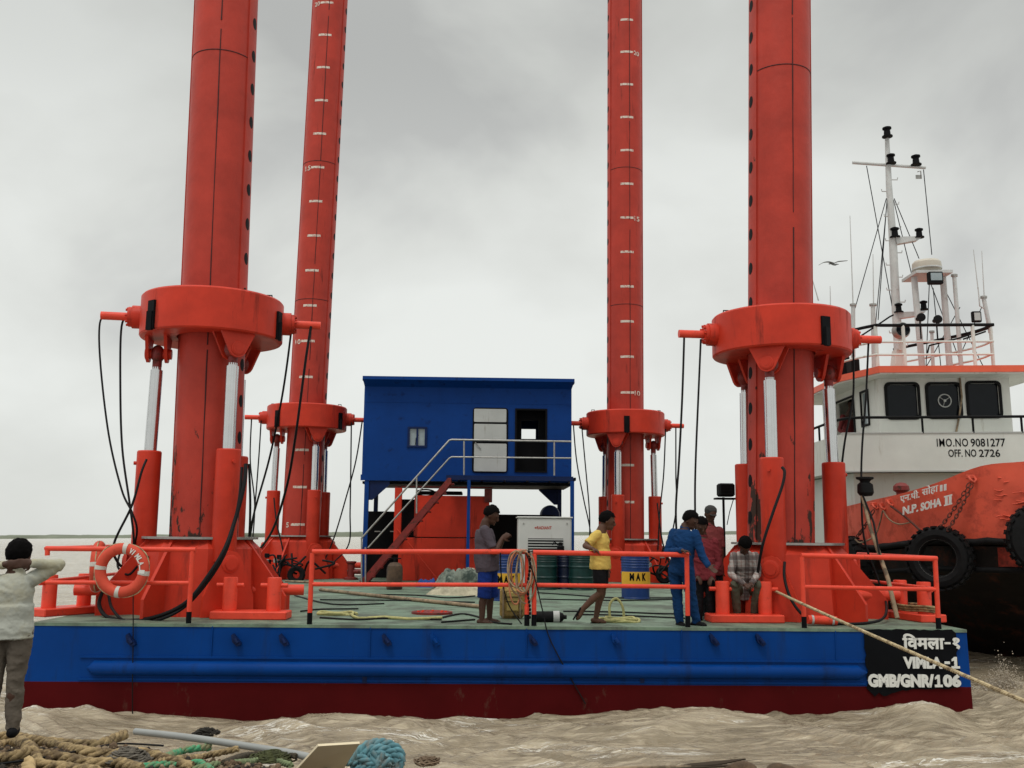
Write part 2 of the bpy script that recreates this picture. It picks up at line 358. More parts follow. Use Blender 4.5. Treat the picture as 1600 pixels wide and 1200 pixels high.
# ------------------------------------------------------------------ water
def build_water():
    rs = np.random.RandomState(3)
    ys = [6.6]
    while ys[-1] < 26: ys.append(ys[-1] * 1.0038)
    while ys[-1] < 9000: ys.append(ys[-1] * 1.016)
    ys = np.array(ys); nu = 430; us = np.linspace(-.80, .80, nu)
    X = np.outer(ys, us); Y = np.repeat(ys[:, None], nu, 1)
    H = np.zeros_like(X)
    wx = .5 * np.sin(X * .9 + Y * .5 + 1) + .35 * np.sin(Y * 1.7 - X * .6) + .2 * np.sin(2.3 * X + 3.1 * Y)
    wy = .5 * np.sin(Y * .8 - X * .7 + 2) + .3 * np.sin(X * 1.9 + .4 * Y)
    for lam, amp, n in ((5.2, .085, 4), (2.4, .045, 6), (1.1, .034, 8), (.52, .019, 10), (.24, .0065, 12)):
        for i in range(n):
            l = lam * rs.uniform(.75, 1.3); th = rs.normal(1.45, .38 if lam > .4 else .6); k = 2 * pi / l; ph = rs.uniform(0, 6.28)
            s = np.sin(k * ((X + wx) * cos(th) + (Y + wy) * sin(th)) + ph)
            mod = .6 + .4 * np.sin(.9 * X + 1.3 * Y + ph * 3)
            H += amp * (1 - 2 * np.abs(s) ** .8) * mod * 1.1 / sqrt(n) * (1 + .25 * np.sin(ph))
    fade = 1 / (1 + (Y / 60) ** 2)
    calm = np.where(Y > 15, np.clip(1 - (Y - 15) / 6, .45, 1), 1)
    H *= fade * calm
    for gx, ga, gw in ((-6.1, .15, .8), (-3.7, -.09, .9), (-2.3, .12, .9), (0.0, -.05, .9), (2.2, .09, .9), (4.0, -.05, .6), (5.4, .22, .42), (6.3, -.08, .4)):
        H += ga * np.exp(-((X - gx + .15 * np.sin(Y * 3)) ** 2 / gw ** 2 + (Y - 13.9) ** 2 / .7))
    H += .16 * np.exp(-((X - 7.6) ** 2 / .25 + (Y - 15.6) ** 2 / .35))
    Z = -.60 + H
    nv = X.size; me = bpy.data.meshes.new('water'); me.vertices.add(nv)
    me.vertices.foreach_set('co', np.stack([X, Y, Z], -1).astype(np.float32).ravel())
    r, c = len(ys), nu; idx = np.arange(r * c).reshape(r, c)
    q = np.stack([idx[:-1, :-1], idx[:-1, 1:], idx[1:, 1:], idx[1:, :-1]], -1).reshape(-1, 4)
    me.loops.add(q.size); me.loops.foreach_set('vertex_index', q.ravel().astype(np.int32))
    me.polygons.add(len(q)); me.polygons.foreach_set('loop_start', (np.arange(len(q)) * 4).astype(np.int32)); me.polygons.foreach_set('loop_total', np.full(len(q), 4, np.int32))
    me.polygons.foreach_set('use_smooth', np.ones(len(q), bool))
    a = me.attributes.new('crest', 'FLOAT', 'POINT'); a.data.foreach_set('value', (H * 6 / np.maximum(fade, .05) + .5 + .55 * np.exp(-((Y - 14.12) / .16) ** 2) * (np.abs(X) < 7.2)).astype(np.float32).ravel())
    me.update(); me.validate(); o = bpy.data.objects.new('water', me); COL.objects.link(o); o['kind'] = 'structure'
    m = bpy.data.materials.new('muddy_water'); m.use_nodes = True; t = m.node_tree; nd = t.nodes; p = nd['Principled BSDF']; L = t.links.new
    co = nd.new('ShaderNodeTexCoord')
    def nz(sc_, det, rough=.6, mul=(1, 1, 1), dist=0):
        mp = nd.new('ShaderNodeMapping'); mp.inputs['Scale'].default_value = mul; L(co.outputs['Object'], mp.inputs[0])
        n = nd.new('ShaderNodeTexNoise'); n.inputs['Scale'].default_value = sc_; n.inputs['Detail'].default_value = det; n.inputs['Roughness'].default_value = rough; n.inputs['Distortion'].default_value = dist; L(mp.outputs[0], n.inputs[0]); return n.outputs[0]
    def rng(x, a, b, c=0, d=1):
        n = nd.new('ShaderNodeMapRange'); n.inputs[1].default_value = a; n.inputs[2].default_value = b; n.inputs[3].default_value = c; n.inputs[4].default_value = d; L(x, n.inputs[0]); return n.outputs[0]
    def mul(x, y):
        n = nd.new('ShaderNodeMath'); n.operation = 'MULTIPLY'; L(x, n.inputs[0]); L(y, n.inputs[1]); return n.outputs[0]
    def mixc(f, a, b):
        n = nd.new('ShaderNodeMix'); n.data_type = 'RGBA'; L(f, n.inputs[0])
        for k, x in ((6, a), (7, b)):
            if isinstance(x, tuple): n.inputs[k].default_value = x
            else: L(x, n.inputs[k])
        return n.outputs[2]
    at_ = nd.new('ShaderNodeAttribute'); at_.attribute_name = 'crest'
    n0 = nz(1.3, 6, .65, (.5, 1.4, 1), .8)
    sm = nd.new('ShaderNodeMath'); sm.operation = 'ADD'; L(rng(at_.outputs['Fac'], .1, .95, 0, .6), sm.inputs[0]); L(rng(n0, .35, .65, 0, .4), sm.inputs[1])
    base = mixc(sm.outputs[0], (.19, .152, .10, 1), (.53, .445, .315, 1))  # light on crests and shade in troughs painted in, with paler aerated mud
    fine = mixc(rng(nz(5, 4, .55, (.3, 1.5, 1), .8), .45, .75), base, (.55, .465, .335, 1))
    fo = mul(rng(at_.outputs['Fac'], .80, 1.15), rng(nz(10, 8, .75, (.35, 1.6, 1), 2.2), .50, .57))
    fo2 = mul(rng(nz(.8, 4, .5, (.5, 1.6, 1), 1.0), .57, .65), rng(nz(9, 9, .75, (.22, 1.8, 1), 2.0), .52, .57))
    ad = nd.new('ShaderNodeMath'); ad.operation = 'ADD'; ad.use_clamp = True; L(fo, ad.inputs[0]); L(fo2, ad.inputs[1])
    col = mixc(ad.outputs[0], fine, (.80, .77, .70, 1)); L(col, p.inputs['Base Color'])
    L(rng(ad.outputs[0], 0, 1, .10, .7), p.inputs['Roughness']); p.inputs['Specular IOR Level'].default_value = .5; p.inputs['IOR'].default_value = 1.33
    bp = nd.new('ShaderNodeBump'); bp.inputs['Strength'].default_value = .55; bp.inputs['Distance'].default_value = .05
    r1 = rng(nz(4.5, 5, .55, (.4, 1.6, 1), 1.2), .3, .7, -1, 1); ab = nd.new('ShaderNodeMath'); ab.operation = 'ABSOLUTE'; L(r1, ab.inputs[0])
    r2 = rng(nz(10, 4, .6, (.5, 1.5, 1), .6), .3, .7, 0, .45); s2 = nd.new('ShaderNodeMath'); s2.operation = 'ADD'; L(ab.outputs[0], s2.inputs[0]); L(r2, s2.inputs[1])
    L(s2.outputs[0], bp.inputs['Height']); L(bp.outputs[0], p.inputs['Normal'])
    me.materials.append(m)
build_water()

# far shore: a low wooded bank across the river mouth
def build_far_shore():
    mb = MB(); n = 900; Y0 = 1700.0; vs = []; fs = []
    for i in range(n + 1):
        x = -1500 + 3000 * i / n
        h = 6.5 + 2.6 * abs(noise.noise(V((x * .012, 3.1, 0)))) + 1.8 * noise.noise(V((x * .07, 0, 0))) + 1.2 * noise.noise(V((x * .31, 7, 0)))
        h *= .75 + .35 * noise.noise(V((x * .002, 9, 1)))
        for dy, k in ((0, 0), (6, .8), (25, 1.0), (120, .9), (160, 0)):
            vs.append((x, Y0 + dy + 10 * noise.noise(V((x * .01, dy, 2))), -1 + (h + 1.6) * k))
    for i in range(n):
        for k in range(4): a = i * 5 + k; fs.append((a, a + 5, a + 6, a + 1))
    mb.add(vs, fs, True); m = mat('hazy_far_shore', (.19, .205, .16), .95, var=.18, vscale=.02, spec=.05)
    struct('far_shore', mb, m)
build_far_shore()

# ------------------------------------------------------------------ barge
HB = 16.6     # deck depth
ZB = bl(600, 1068, 0).z          # blue / dark red line
def build_barge():
    root = thing('work_barge', 'blue and dark red flat work barge with green deck and black name panel', 'barge', (0, 0, 0))
    x0, x1 = -BL / 2, BL / 2; bot = -1.95; rk = .11
    mb = MB()
    nx = 60
    for z0, z1, mi in ((-.0, ZB, 0), (ZB, bot, 1)):
        vs = []; fs = []
        for i in range(nx + 1):
            t = i / nx
            for z in (z0, z1):
                xx = x0 + rk * z * .9 + (x1 - x0 - rk * z * .9 - rk * .25 * z) * t
                yy = .010 * noise.noise(V((t * 26, z * 1.2, 4))) + .006 * noise.noise(V((t * 70, z * 4, 8)))
                vs.append((xx, yy if 0 < t < 1 else 0, z))
        for i in range(nx): fs.append((i * 2, i * 2 + 1, i * 2 + 3, i * 2 + 2))
        mb.add(vs, fs, True, mi)
        a = [vs[0], vs[1]]; b = [vs[-2], vs[-1]]
        mb.add([a[0], a[1], (a[1][0], HB, z1), (a[0][0], HB, z0)], [(0, 3, 2, 1)], False, mi)
        mb.add([b[0], b[1], (b[1][0], HB, z1), (b[0][0], HB, z0)], [(0, 1, 2, 3)], False, mi)
        mb.add([(a[0][0], HB, z0), (b[0][0], HB, z0), (b[1][0], HB, z1), (a[1][0], HB, z1)], [(0, 1, 2, 3)], False, mi)
    mb.build('hull', [m_blue, m_boot], root)
    d = MB(); d.box((x0, -.012, -.03), (x1, HB, .012)); d.build('deck', m_deck, root)
    # half round rubbing strake between two flat strips
    s = MB(); xa, xb = bl(147, 1045, 0).x, bl(1340, 1048, 0).x; zc = bl(740, 1047, 0).z
    prof = [(.098 * cos(t), .098 * sin(t)) for t in [(-pi / 2 + pi * k / 10) for k in range(11)]]
    vs = [(x, -.01 - p[0] * k, zc + p[1] * k) for x, k in ((xa - .10, .02), (xa, 1), (xb, 1), (xb + .14, .02)) for p in prof]
    fs = [(i * 11 + k, i * 11 + k + 1, i * 11 + k + 12, i * 11 + k + 11) for i in range(3) for k in range(10)]
    s.add(vs, fs, True)
    s.box((xa - .2, -.022, zc + .135), (xb + .1, .0, zc + .165)); s.box((xa - .2, -.022, zc - .165), (xb + .1, .0, zc - .135))
    s.build('rubbing_strake', m_blue, root)
    for px in (207, 371, 445, 605, 680, 833, 962, 1115, 1187):
        c = bl(px, 999, 0); g = MB()
        g.oprism((c.x, -.02, c.z), [(-.07, .06), (-.045, .085), (.05, -.02), (.07, -.06), (.02, -.09), (-.05, -.03)], (1, 0, 0), (0, 0, 1), (0, 1, 0), -.07, .02)
        g.tube((c.x - .02, -.10, c.z + .02), (c.x + .02, -.10, c.z - .04), .028, n=8)
        g.build('pad_eye', m_dblue if px % 2 else m_blue, root)
    for px in (700, 1003):
        c = bl(px - 130 if px == 700 else 1003, 1060, 0); g = MB(); g.box((c.x - .03, -.026, c.z - .06), (c.x + .03, 0, c.z + .06)); g.build('weld_plate', m_dblue, root)
    # brushed black name panel with a wavy outline
    a, b = bl(1350, 983, 0), bl(1497, 1074, 0); pts = []
    rr = random.Random(4)
    def edge(p, q, k, amp):
        for i in range(k): t = i / k; pts.append((p[0] + (q[0] - p[0]) * t + rr.uniform(-amp, amp), p[1] + (q[1] - p[1]) * t + rr.uniform(-amp, amp)))
    edge((a.x, a.z), (b.x, a.z), 20, .01); edge((b.x, a.z - .04), (b.x + .02, b.z + .04), 10, .018); edge((b.x, b.z), (a.x + .42, b.z - .05), 12, .015); edge((a.x + .40, b.z - .1), (a.x + .06, b.z - .10), 6, .03); edge((a.x + .01, b.z), (a.x, a.z - .03), 10, .02)
    g = MB(); g.oprism((0, 0, 0), pts, (1, 0, 0), (0, 0, 1), (0, 1, 0), -.024, -.016); g.build('name_panel', m_blk, root)
    for body, p0, p1, bold in (("िवमला", (1409, 1014), (1473, 990), .035), ("-", (1474, 1006), (1483, 1003), .03), ("१", (1487, 1014), (1497, 996), .035), ("VIMLA", (1410, 1044), (1470, 1026), .055), ("-", (1474, 1037), (1482, 1033), .03), ("@", (1485, 1044), (1497, 1026), .05), ("GMB/GNR/", (1355, 1073), (1457, 1053), .06), ("@", (1459, 1073), (1470, 1054), .06), ("06", (1472, 1073), (1499, 1053), .06)):
        q0, q1 = bl(*p0, 0), bl(*p1, 0)
        if body == '@':      # a figure one with a foot
            W1, H1 = q1.x - q0.x, q1.z - q0.z; t = MB()
            t.oprism((q0.x, -.044, q0.z), [(0, 0), (W1, 0), (W1, .2 * H1), (.68 * W1, .2 * H1), (.68 * W1, H1), (.42 * W1, H1), (.05 * W1, .78 * H1), (.05 * W1, .62 * H1), (.34 * W1, .70 * H1), (.34 * W1, .2 * H1), (0, .2 * H1)], (1, 0, 0), (0, 0, 1), (0, 1, 0), 0, .014)
        else: t = text_mb(body, 1, (q0.x, -.030, q0.z), (1, 0, 0), (0, 0, 1), (0, -1, 0), width=q1.x - q0.x, height=q1.z - q0.z, ext=.014, bold=bold)
        t.build('lettering', m_white, root)
    for k in range(1, 6):      # welded plate joints
        x = x0 + (x1 - x0) * k / 6 + .3; g = MB(); g.box((x - .006, -.016, -.02), (x + .006, 0, zc + .17)); g.build('plate_weld', m_blue, root)
    # coaming lip
    return root
build_barge()

# ------------------------------------------------------------------ jacking legs
def holed_leg(mb, r, z0, z1, az, hz0, dz, lean, zp, n=64, hr=.105, hw=.20):
    """tube with a raised strip of oval pin holes along azimuth az"""
    for sgn_az, holes in ((az, True), (az + pi, True)):
        pass
    pos = lambda rr, t, z: V((rr * cos(t) + lean * (z - zp), rr * sin(t), z))
    # plain tube split at weld rings
    prof = []; z = z0
    while z < z1 - .01:
        prof.append(z); z += 1.0
    prof.append(z1)
    vs = []; fs = []
    for z in prof:
        for k in range(n): vs.append(pos(r, 2 * pi * k / n, z))
    for i in range(len(prof) - 1):
        for k in range(n): q = (k + 1) % n; fs.append((i * n + k, i * n + q, (i + 1) * n + q, (i + 1) * n + k))
    mb.add(vs, fs, True); mb.add(vs[-n:], [tuple(range(n))])
    # pad strips
    for a in (az, az + pi):
        hwid = radians(19); m = 8; vs = []; fs = []; R2 = r + .022
        zz = [z0, z1]
        for z in zz:
            for k in range(m + 1): vs.append(pos(R2, a - hwid + 2 * hwid * k / m, z))
            vs.append(pos(r - .01, a + hwid, z)); vs.append(pos(r - .01, a - hwid, z))
        w_ = m + 3
        for k in range(w_): q = (k + 1) % w_; fs.append((k, q, w_ + q, w_ + k))
        mb.add(vs, fs, False)
def leg_holes(r, z0, z1, az, dz, lean, zp):
    mb = MB()
    pos = lambda rr, t, z: V((rr * cos(t) + lean * (z - zp), rr * sin(t), z))
    z = z0
    while z < z1:
        for a in (az, az + pi):
            ring = []; c = []
            for k in range(16):
                t = 2 * pi * k / 16; ring.append(pos(r + .0235, a + .072 / r * cos(t) * 1.1, z + .105 * sin(t)))
            cc = pos(r + .0235, a, z)
            # shallow dark cup set into the strip
            mid = [pos(r + .0235, a + .036 / r * cos(2 * pi * k / 16) * 1.1, z + .0525 * sin(2 * pi * k / 16)) for k in range(16)]
            mb.add(ring + mid + [cc], [(k, (k + 1) % 16, 16 + (k + 1) % 16, 16 + k) for k in range(16)] + [(16 + k, 16 + (k + 1) % 16, 32) for k in range(16)], False)
        z += dz
    return mb
def jacking_leg(label, cx_px, cx_py, ly, rot, cyl_az, lean, hole_side, worn, marks=None, ztop=19., group='red jacking legs of the barge', dz=0., ct=2.64, slots=()):
    c = bl(cx_px, cx_py, ly); ox, oy = c.x, ly
    # remove lean influence: origin on the deck
    zc = c.z
    root = thing('jacking_leg', label, 'jacking leg', (ox, oy, 0), group=group)
    O = V((ox, oy, 0)); r = .515; zp = 4.7
    az = radians(-8) if hole_side > 0 else radians(187)
    mb = MB(); holed_leg(mb, r, .2, ztop, az, 0, .6, lean, zp)
    for i in range(len(mb.v)): v = mb.v[i]; mb.v[i] = (v[0] + ox, v[1] + oy, v[2])
    tube = mb.build('leg_tube', m_legw if worn else m_leg, root)
    h = leg_holes(r, 1.0, ztop - .4, az, .6, lean, zp)
    for i in range(len(h.v)): v = h.v[i]; h.v[i] = (v[0] + ox, v[1] + oy, v[2])
    hh = h.build('pin_holes', m_dark, tube); hh['kind'] = 'stuff'
    pos = lambda rr, t, z: O + V((rr * cos(t) + lean * (z - zp), rr * sin(t), z))
    # weld seams: a dark vertical weld, girth welds
    s = MB(); ta = radians(-82 if hole_side > 0 else -82)
    z = .9
    while z < ztop - 1:
        L_ = R.uniform(2.2, 5.5)
        s.path([pos(r + .001, ta + radians(R.uniform(-.4, .4)), z + L_ * k / 8) for k in range(9)], [R.uniform(.007, .013) for _ in range(9)], 6); z += L_ + R.uniform(-.1, .35)
    for zz in ((9.3, 13.7) if worn else (8.0, 12.2)):
        s.path([pos(r + .002, radians(a), zz) for a in range(0, 360, 12)], .010, 6, closed=True)
    s.build('weld_seam', mat_weld, tube)
    if marks:
        base, side = marks
        for k in range(-8, 15):
            z = base + k * 1.05
            if z < 1.2 or z > ztop - .5: continue
            if 4.2 < z < 5.25: continue
            ta_ = radians(-91)
            g = MB(); m_ = 8; vs = [pos(r + .004 + (0), ta_ + radians(-22 + 44 * q / m_), z + dzz) for dzz in (-.034, .034) for q in range(m_ + 1)]
            g.add(vs, [(q, q + 1, q + m_ + 2, q + m_ + 1) for q in range(m_)], True)
            g.build('depth_mark', m_mark, tube)
            num = 10 + k
            if num % 5 == 0 and num > 0:
                t0 = radians(-91) + side * radians(35); ctr = pos(r + .006, t0, z); nr = V((cos(t0), sin(t0), 0)); rt = V((-sin(t0), cos(t0), 0))
                wd = .105 * len(str(num))
                tx = text_mb(str(num), 1, ctr - rt * wd / 2 - V((0, 0, .085)), rt, (0, 0, 1), nr, width=wd, height=.145, ext=.002, bold=.02); tx.build('depth_number', m_mark, tube)
    # collar (yoke ring)
    Rc, z0, z1 = 1.14, 4.40 + dz, 5.08 + dz
    g = MB(); bz_ = .03
    prof = [(.56, z0 + .04), (Rc - .07, z0), (Rc - .02, z0 + .005), (Rc, z0 + .03), (Rc, z1 - .03), (Rc - .025, z1), (.56, z1), (.56, z0 + .04)]
    g.lathe(prof, (ox, oy, 0), 64, smooth=False); 
    for i in range(len(g.sm)): g.sm[i] = False
    col = g.build('yoke_ring', m_red, root); 
    for p in col.data.polygons: p.use_smooth = abs(p.normal.z) < .2
    # dark slots and lifting eyes on the ring
    for a in slots:
        g = MB(); t = radians(a); cpos = O + V((cos(t) * (Rc + .01), sin(t) * (Rc + .01), z0 + .24))
        g.cbox(cpos, (.05, .16, .46), t); g.cbox(cpos + V((cos(t) * .03, sin(t) * .03, -.1)), (.05, .1, .3), t + .3)
        g.build('latch_slot', m_dark, col)
    for a in (-170, -12, 95):
        g = MB(); t = radians(a); p = O + V((cos(t) * .98, sin(t) * .98, z1)); g.path([p + V((-.05, 0, 0)), p + V((-.04, 0, .07)), p + V((.04, 0, .07)), p + V((.05, 0, 0))], .012, 6)
        g.build('lifting_eye', m_dark, col)
    # side pins
    rz = Matrix.Rotation(rot, 3, 'Z'); zq = z0 + .35
    for sgn in (-1, 1):
        d = rz @ V((sgn, 0, 0)); g = MB()
        q = O + V((0, 0, zq))
        g.tube(q + d * (Rc - .12), q + d * (Rc + .13), .19, n=24); g.tube(q + d * (Rc + .13), q + d * (Rc + .19), .165, n=24)
        for k in range(8):
            t = 2 * pi * k / 8; a_, b_ = frame_of(d); g.tube(q + (a_ * cos(t) + b_ * sin(t)) * .135 + d * (Rc + .19), q + (a_ * cos(t) + b_ * sin(t)) * .135 + d * (Rc + .225), .022, n=6)
        ps = g.build('pin_housing', m_red, root)
        g = MB(); g.tube(q + d * (Rc + .18), q + d * (Rc + .62), .068, n=16); g.build('locking_pin', m_rail, root)
    # three hydraulic cylinders
    for a in cyl_az:
        t = radians(a); rad = V((cos(t), sin(t), 0)); tan = V((-sin(t), cos(t), 0)); up = V((0, 0, 1))
        # clevis below the ring: two rounded plates facing outwards, pin between
        g = MB(); rc = .84
        top = [(-.36, z0 + .03), (-.30, z0 + .03)]
        poly = [(-.31, z0 + .06), (.31, z0 + .06)] + [(.145 * sin(radians(q)) , z0 - .25 + -.145 * cos(radians(q))) for q in (62, 40, 15, 0, -15, -40, -62)]
        for d0, d1 in ((rc + .12, rc + .17), (rc - .17, rc - .12)):
            g.oprism(O, poly, tan, up, rad, d0, d1)
        g.tube(O + rad * (rc - .22) + up * (z0 - .25), O + rad * (rc + .195) + up * (z0 - .25), .085, n=20)
        g.tube(O + rad * (rc + .19) + up * (z0 - .25), O + rad * (rc + .20) + up * (z0 - .25), .05, n=16)
        g.lathe([(.05, 0), (.11, 0), (.115, .012), (.10, .02), (.05, .02)], O + rad * (rc + .168) + up * (z0 - .25), 20, rot=Matrix((tan, up, rad)).transposed())
        g.build('clevis', m_red, root)
        g = MB(); lx = .02
        g.ell(O + rad * rc + up * (z0 - .25), .11, .15, .15, Matrix((rad, tan, up)).transposed(), 16, 10); g.tube(O + rad * rc + up * (z0 - .5), O + rad * rc + up * (z0 - .25), .075, n=14)
        g.build('rod_eye', m_redd, root)
        g = MB(); g.tube(O + rad * (rc + .02) + up * (ct - .1), O + rad * rc + up * (z0 - .52), .098, n=24); g.tube(O + rad * rc + up * (z0 - .52), O + rad * rc + up * (z0 - .47), .075, n=16)
        g.build('piston_rod', m_chr, root)
        g = MB(); g.lathe([(.0, .83), (.185, .83), (.19, .85), (.19, ct - .02), (.175, ct), (.11, ct), (.11, ct - .02)], O + rad * (rc + .03), 32)
        g.tube(O + rad * (rc + .22) + tan * .0 + up * (ct - .2), O + rad * (rc + .26) + up * (ct - .2), .03, n=8)
        cy = g.build('hydraulic_cylinder', m_red, root)
        # bottom pivot: rounded plates
        g = MB(); poly = [(-.42, .02), (.42, .02), (.40, .32)] + [(.20 * cos(radians(q)), .80 + .20 * sin(radians(q))) for q in (10, 35, 60, 90, 120, 145, 170)] + [(-.40, .32)]
        for d0, d1 in ((rc + .24, rc + .29), (rc - .12, rc - .06)): g.oprism(O, poly, tan, up, rad, d0, d1)
        g.tube(O + rad * (rc - .15) + up * .80, O + rad * (rc + .325) + up * .80, .09, n=20)
        g.lathe([(.08, 0), (.135, 0), (.14, .012), (.12, .02), (.08, .02)], O + rad * (rc + .288) + up * .80, 20, rot=Matrix((tan, up, rad)).transposed())
        g.build('cylinder_foot', m_red, root)
    # housing
    g = MB(); n = 8
    def octo(rr, z, ph=22.5): return [O + V((rr * cos(radians(ph + 360 * k / n)), rr * sin(radians(ph + 360 * k / n)), z)) for k in range(n)]
    g.loft([octo(1.04, .0), octo(.96, 1.02), octo(.84, 1.13), octo(.82, 1.16)]); 
    for i in range(len(g.sm)): g.sm[i] = False
    for k in range(8):          # radial gussets
        t = radians(22.5 + 45 * k + 8); 
        if min(abs((math.degrees(t) - a + 180) % 360 - 180) for a in cyl_az) < 20: continue
        rad = V((cos(t), sin(t), 0)); tan = V((-sin(t), cos(t), 0))
        g.oprism(O, [(.7, .01), (1.52, .01), (1.52, .30), (1.46, .38), (.84, 1.15), (.7, 1.15)], rad, (0, 0, 1), tan, -.025, .025)
    g.build('leg_housing', m_red, root)
    g = MB(); g.lathe([(.53, 1.165), (.90, 1.165), (.90, 1.20), (.53, 1.20), (.53, 1.165)], (ox, oy, 0), 40, smooth=False)
    g.build('housing_flange', m_galv, root)
    for sgn in (-1, 1):
        g = MB(); d = rz @ V((sgn, 0, 0)); q = O + V((0, -.35, .38)); g.tube(q + d * .9, q + d * 1.72, .085, n=18)
        g.build('base_pin', m_rail, root)
    return root, O, rz, zq, Rc
mat_weld = mat('dark_weld', (.05, .008, .008), .7, var=.3, vscale=8)
LEGS = {}
LEGS['fl'] = jacking_leg('near left red jacking leg behind the orange life ring', 334, 480, 2.0, radians(9), (309, 189, 69), -.014, 1, True, dz=0., ct=2.56, slots=(232, 350))
LEGS['fr'] = jacking_leg('near right red jacking leg in front of the orange tug', 1219, 505, 2.05, radians(4), (240, 8, 121), .028, -1, True, dz=-.11, ct=2.53, slots=(290,))
LEGS['rl'] = jacking_leg('far left red jacking leg with white depth marks, left of the blue cabin', 480, 650, 14.5, radians(6), (299, 179, 59), .014, 1, False, marks=(6.75, -1), dz=-.2, ct=2.46, slots=(235, 334))
LEGS['rr'] = jacking_leg('far right red jacking leg with white depth marks, right of the blue cabin', 977, 660, 14.5, radians(6), (247, 7, 127), .006, -1, False, marks=(5.38, 1), dz=-.25, ct=2.42, slots=(264,))

# ------------------------------------------------------------------ guard rails
def rail_thing(label, spec, origin, group='orange guard rails along the deck edge'):
    root = thing('guard_rail', label, 'guard rail', origin, group=group)
    for kind, pts, r in spec:
        g = MB()
        if kind == 'post':
            a, b = V(pts[0]), V(pts[1]); g.tube(a, b, r, n=14); o = g.build('post', m_rail, root)
            g = MB(); g.tube(b + (a - b).normalized() * .17, b - V((0, 0, 0)), r + .003, n=14); g.build('post_foot', m_blk, o)
        else:
            g.path(pts, r, 14); g.build('rail', m_rail, root)
    return root
RY = .06
rp = lambda px, py, ly=RY: bl(px, py, ly)
def foot(p): return V((p.x, p.y, .0))
def mkrail(label, top, mid, posts, side=None):
    t0, t1 = rp(*top[0]), rp(*top[1]); q0, q1 = rp(*mid[0]), rp(*mid[1])
    spec = [('rail', [t0, t1], .036), ('rail', [q0, q1], .030)]
    for px in posts:
        f = (px - top[0][0]) / (top[1][0] - top[0][0]); p = t0.lerp(t1, f); spec.append(('post', [p + V((0, .0, -.02)), foot(p)], .034))
    if side: spec += side
    return rail_thing(label, spec, foot(rp(posts[0], 975)))
ls = [('rail', [rp(74, 857), rp(74, 868)], .034), ('rail', [rp(72, 857), rp(72, 857) + V((0, 3.4, .0))], .03), ('rail', [rp(76, 908), rp(76, 908) + V((0, 3.4, .0))], .026), ('post', [rp(72, 857) + V((0, 3.4, -.02)), foot(rp(72, 857)) + V((0, 3.4, 0))], .03)]
mkrail('orange guard rail at left deck corner carrying the life rings', ((72, 857), (306, 859)), ((72, 910), (300, 911)), (301,), ls)
mkrail('orange guard rail in front of the blue cabin stairs with man in grey shirt behind', ((488, 862), (822, 862)), ((488, 913), (822, 914)), (488, 824))
mkrail('orange guard rail the man in yellow holds', ((833, 863), (1076, 867)), ((833, 914), (1072, 917)), (835, 1073))
rs_ = [('rail', [rp(1462, 872), rp(1462, 872) + V((0, 3.0, .0))], .03), ('rail', [rp(1460, 920), rp(1460, 920) + V((0, 3.0, .0))], .026), ('post', [rp(1462, 872) + V((0, 3.0, -.02)), foot(rp(1462, 872)) + V((0, 3.0, 0))], .03)]
mkrail('orange guard rail at right deck corner above the black name panel', ((1252, 868), (1464, 873)), ((1255, 917), (1462, 921)), (1253, 1461), rs_)

# ------------------------------------------------------------------ bollards
def bollard(label, c, rz, L=1.15, s=1.0):
    root = thing('mooring_bollard', label, 'bollard', c, group='red twin mooring bollards on deck')
    c = V(c); m = Matrix.Rotation(rz, 3, 'Z'); g = MB()
    g.bbox(c + V((-L / 2, -.22, .012)), c + V((L / 2, .22, .13)), .015, rot=m, c=c + V((0, 0, .07))); g.build('base_plate', m_rail, root)
    for k, sg in enumerate((-1, 1)):
        p = c + m @ V((sg * L * .29, 0, 0)); g = MB(); g.lathe([(.105, .12), (.105, .60), (.098, .615), (.0, .617)], p, 28); po = g.build('bollard_post', m_rail, root)
        g = MB(); g.tube(p + m @ V((-.2, 0, .50)), p + m @ V((.2, 0, .50)), .032, n=12); g.build('cross_pin', m_rail, po)
    return root
bollard('twin bollard at deck edge right of the near left jacking leg', dk(392, 968), .0, 1.12)
bollard('twin bollard the crouching man ties the rope to', dk(1163, 973), .0, 1.12)
bollard('twin bollard at left end of deck, by the man on shore', dk(93, 963) + V((0, .22, 0)), radians(62), 1.1)
bollard('twin bollard at right end of deck with rope round its foot', dk(1440, 972) + V((0, .3, 0)), radians(100), 1.1)
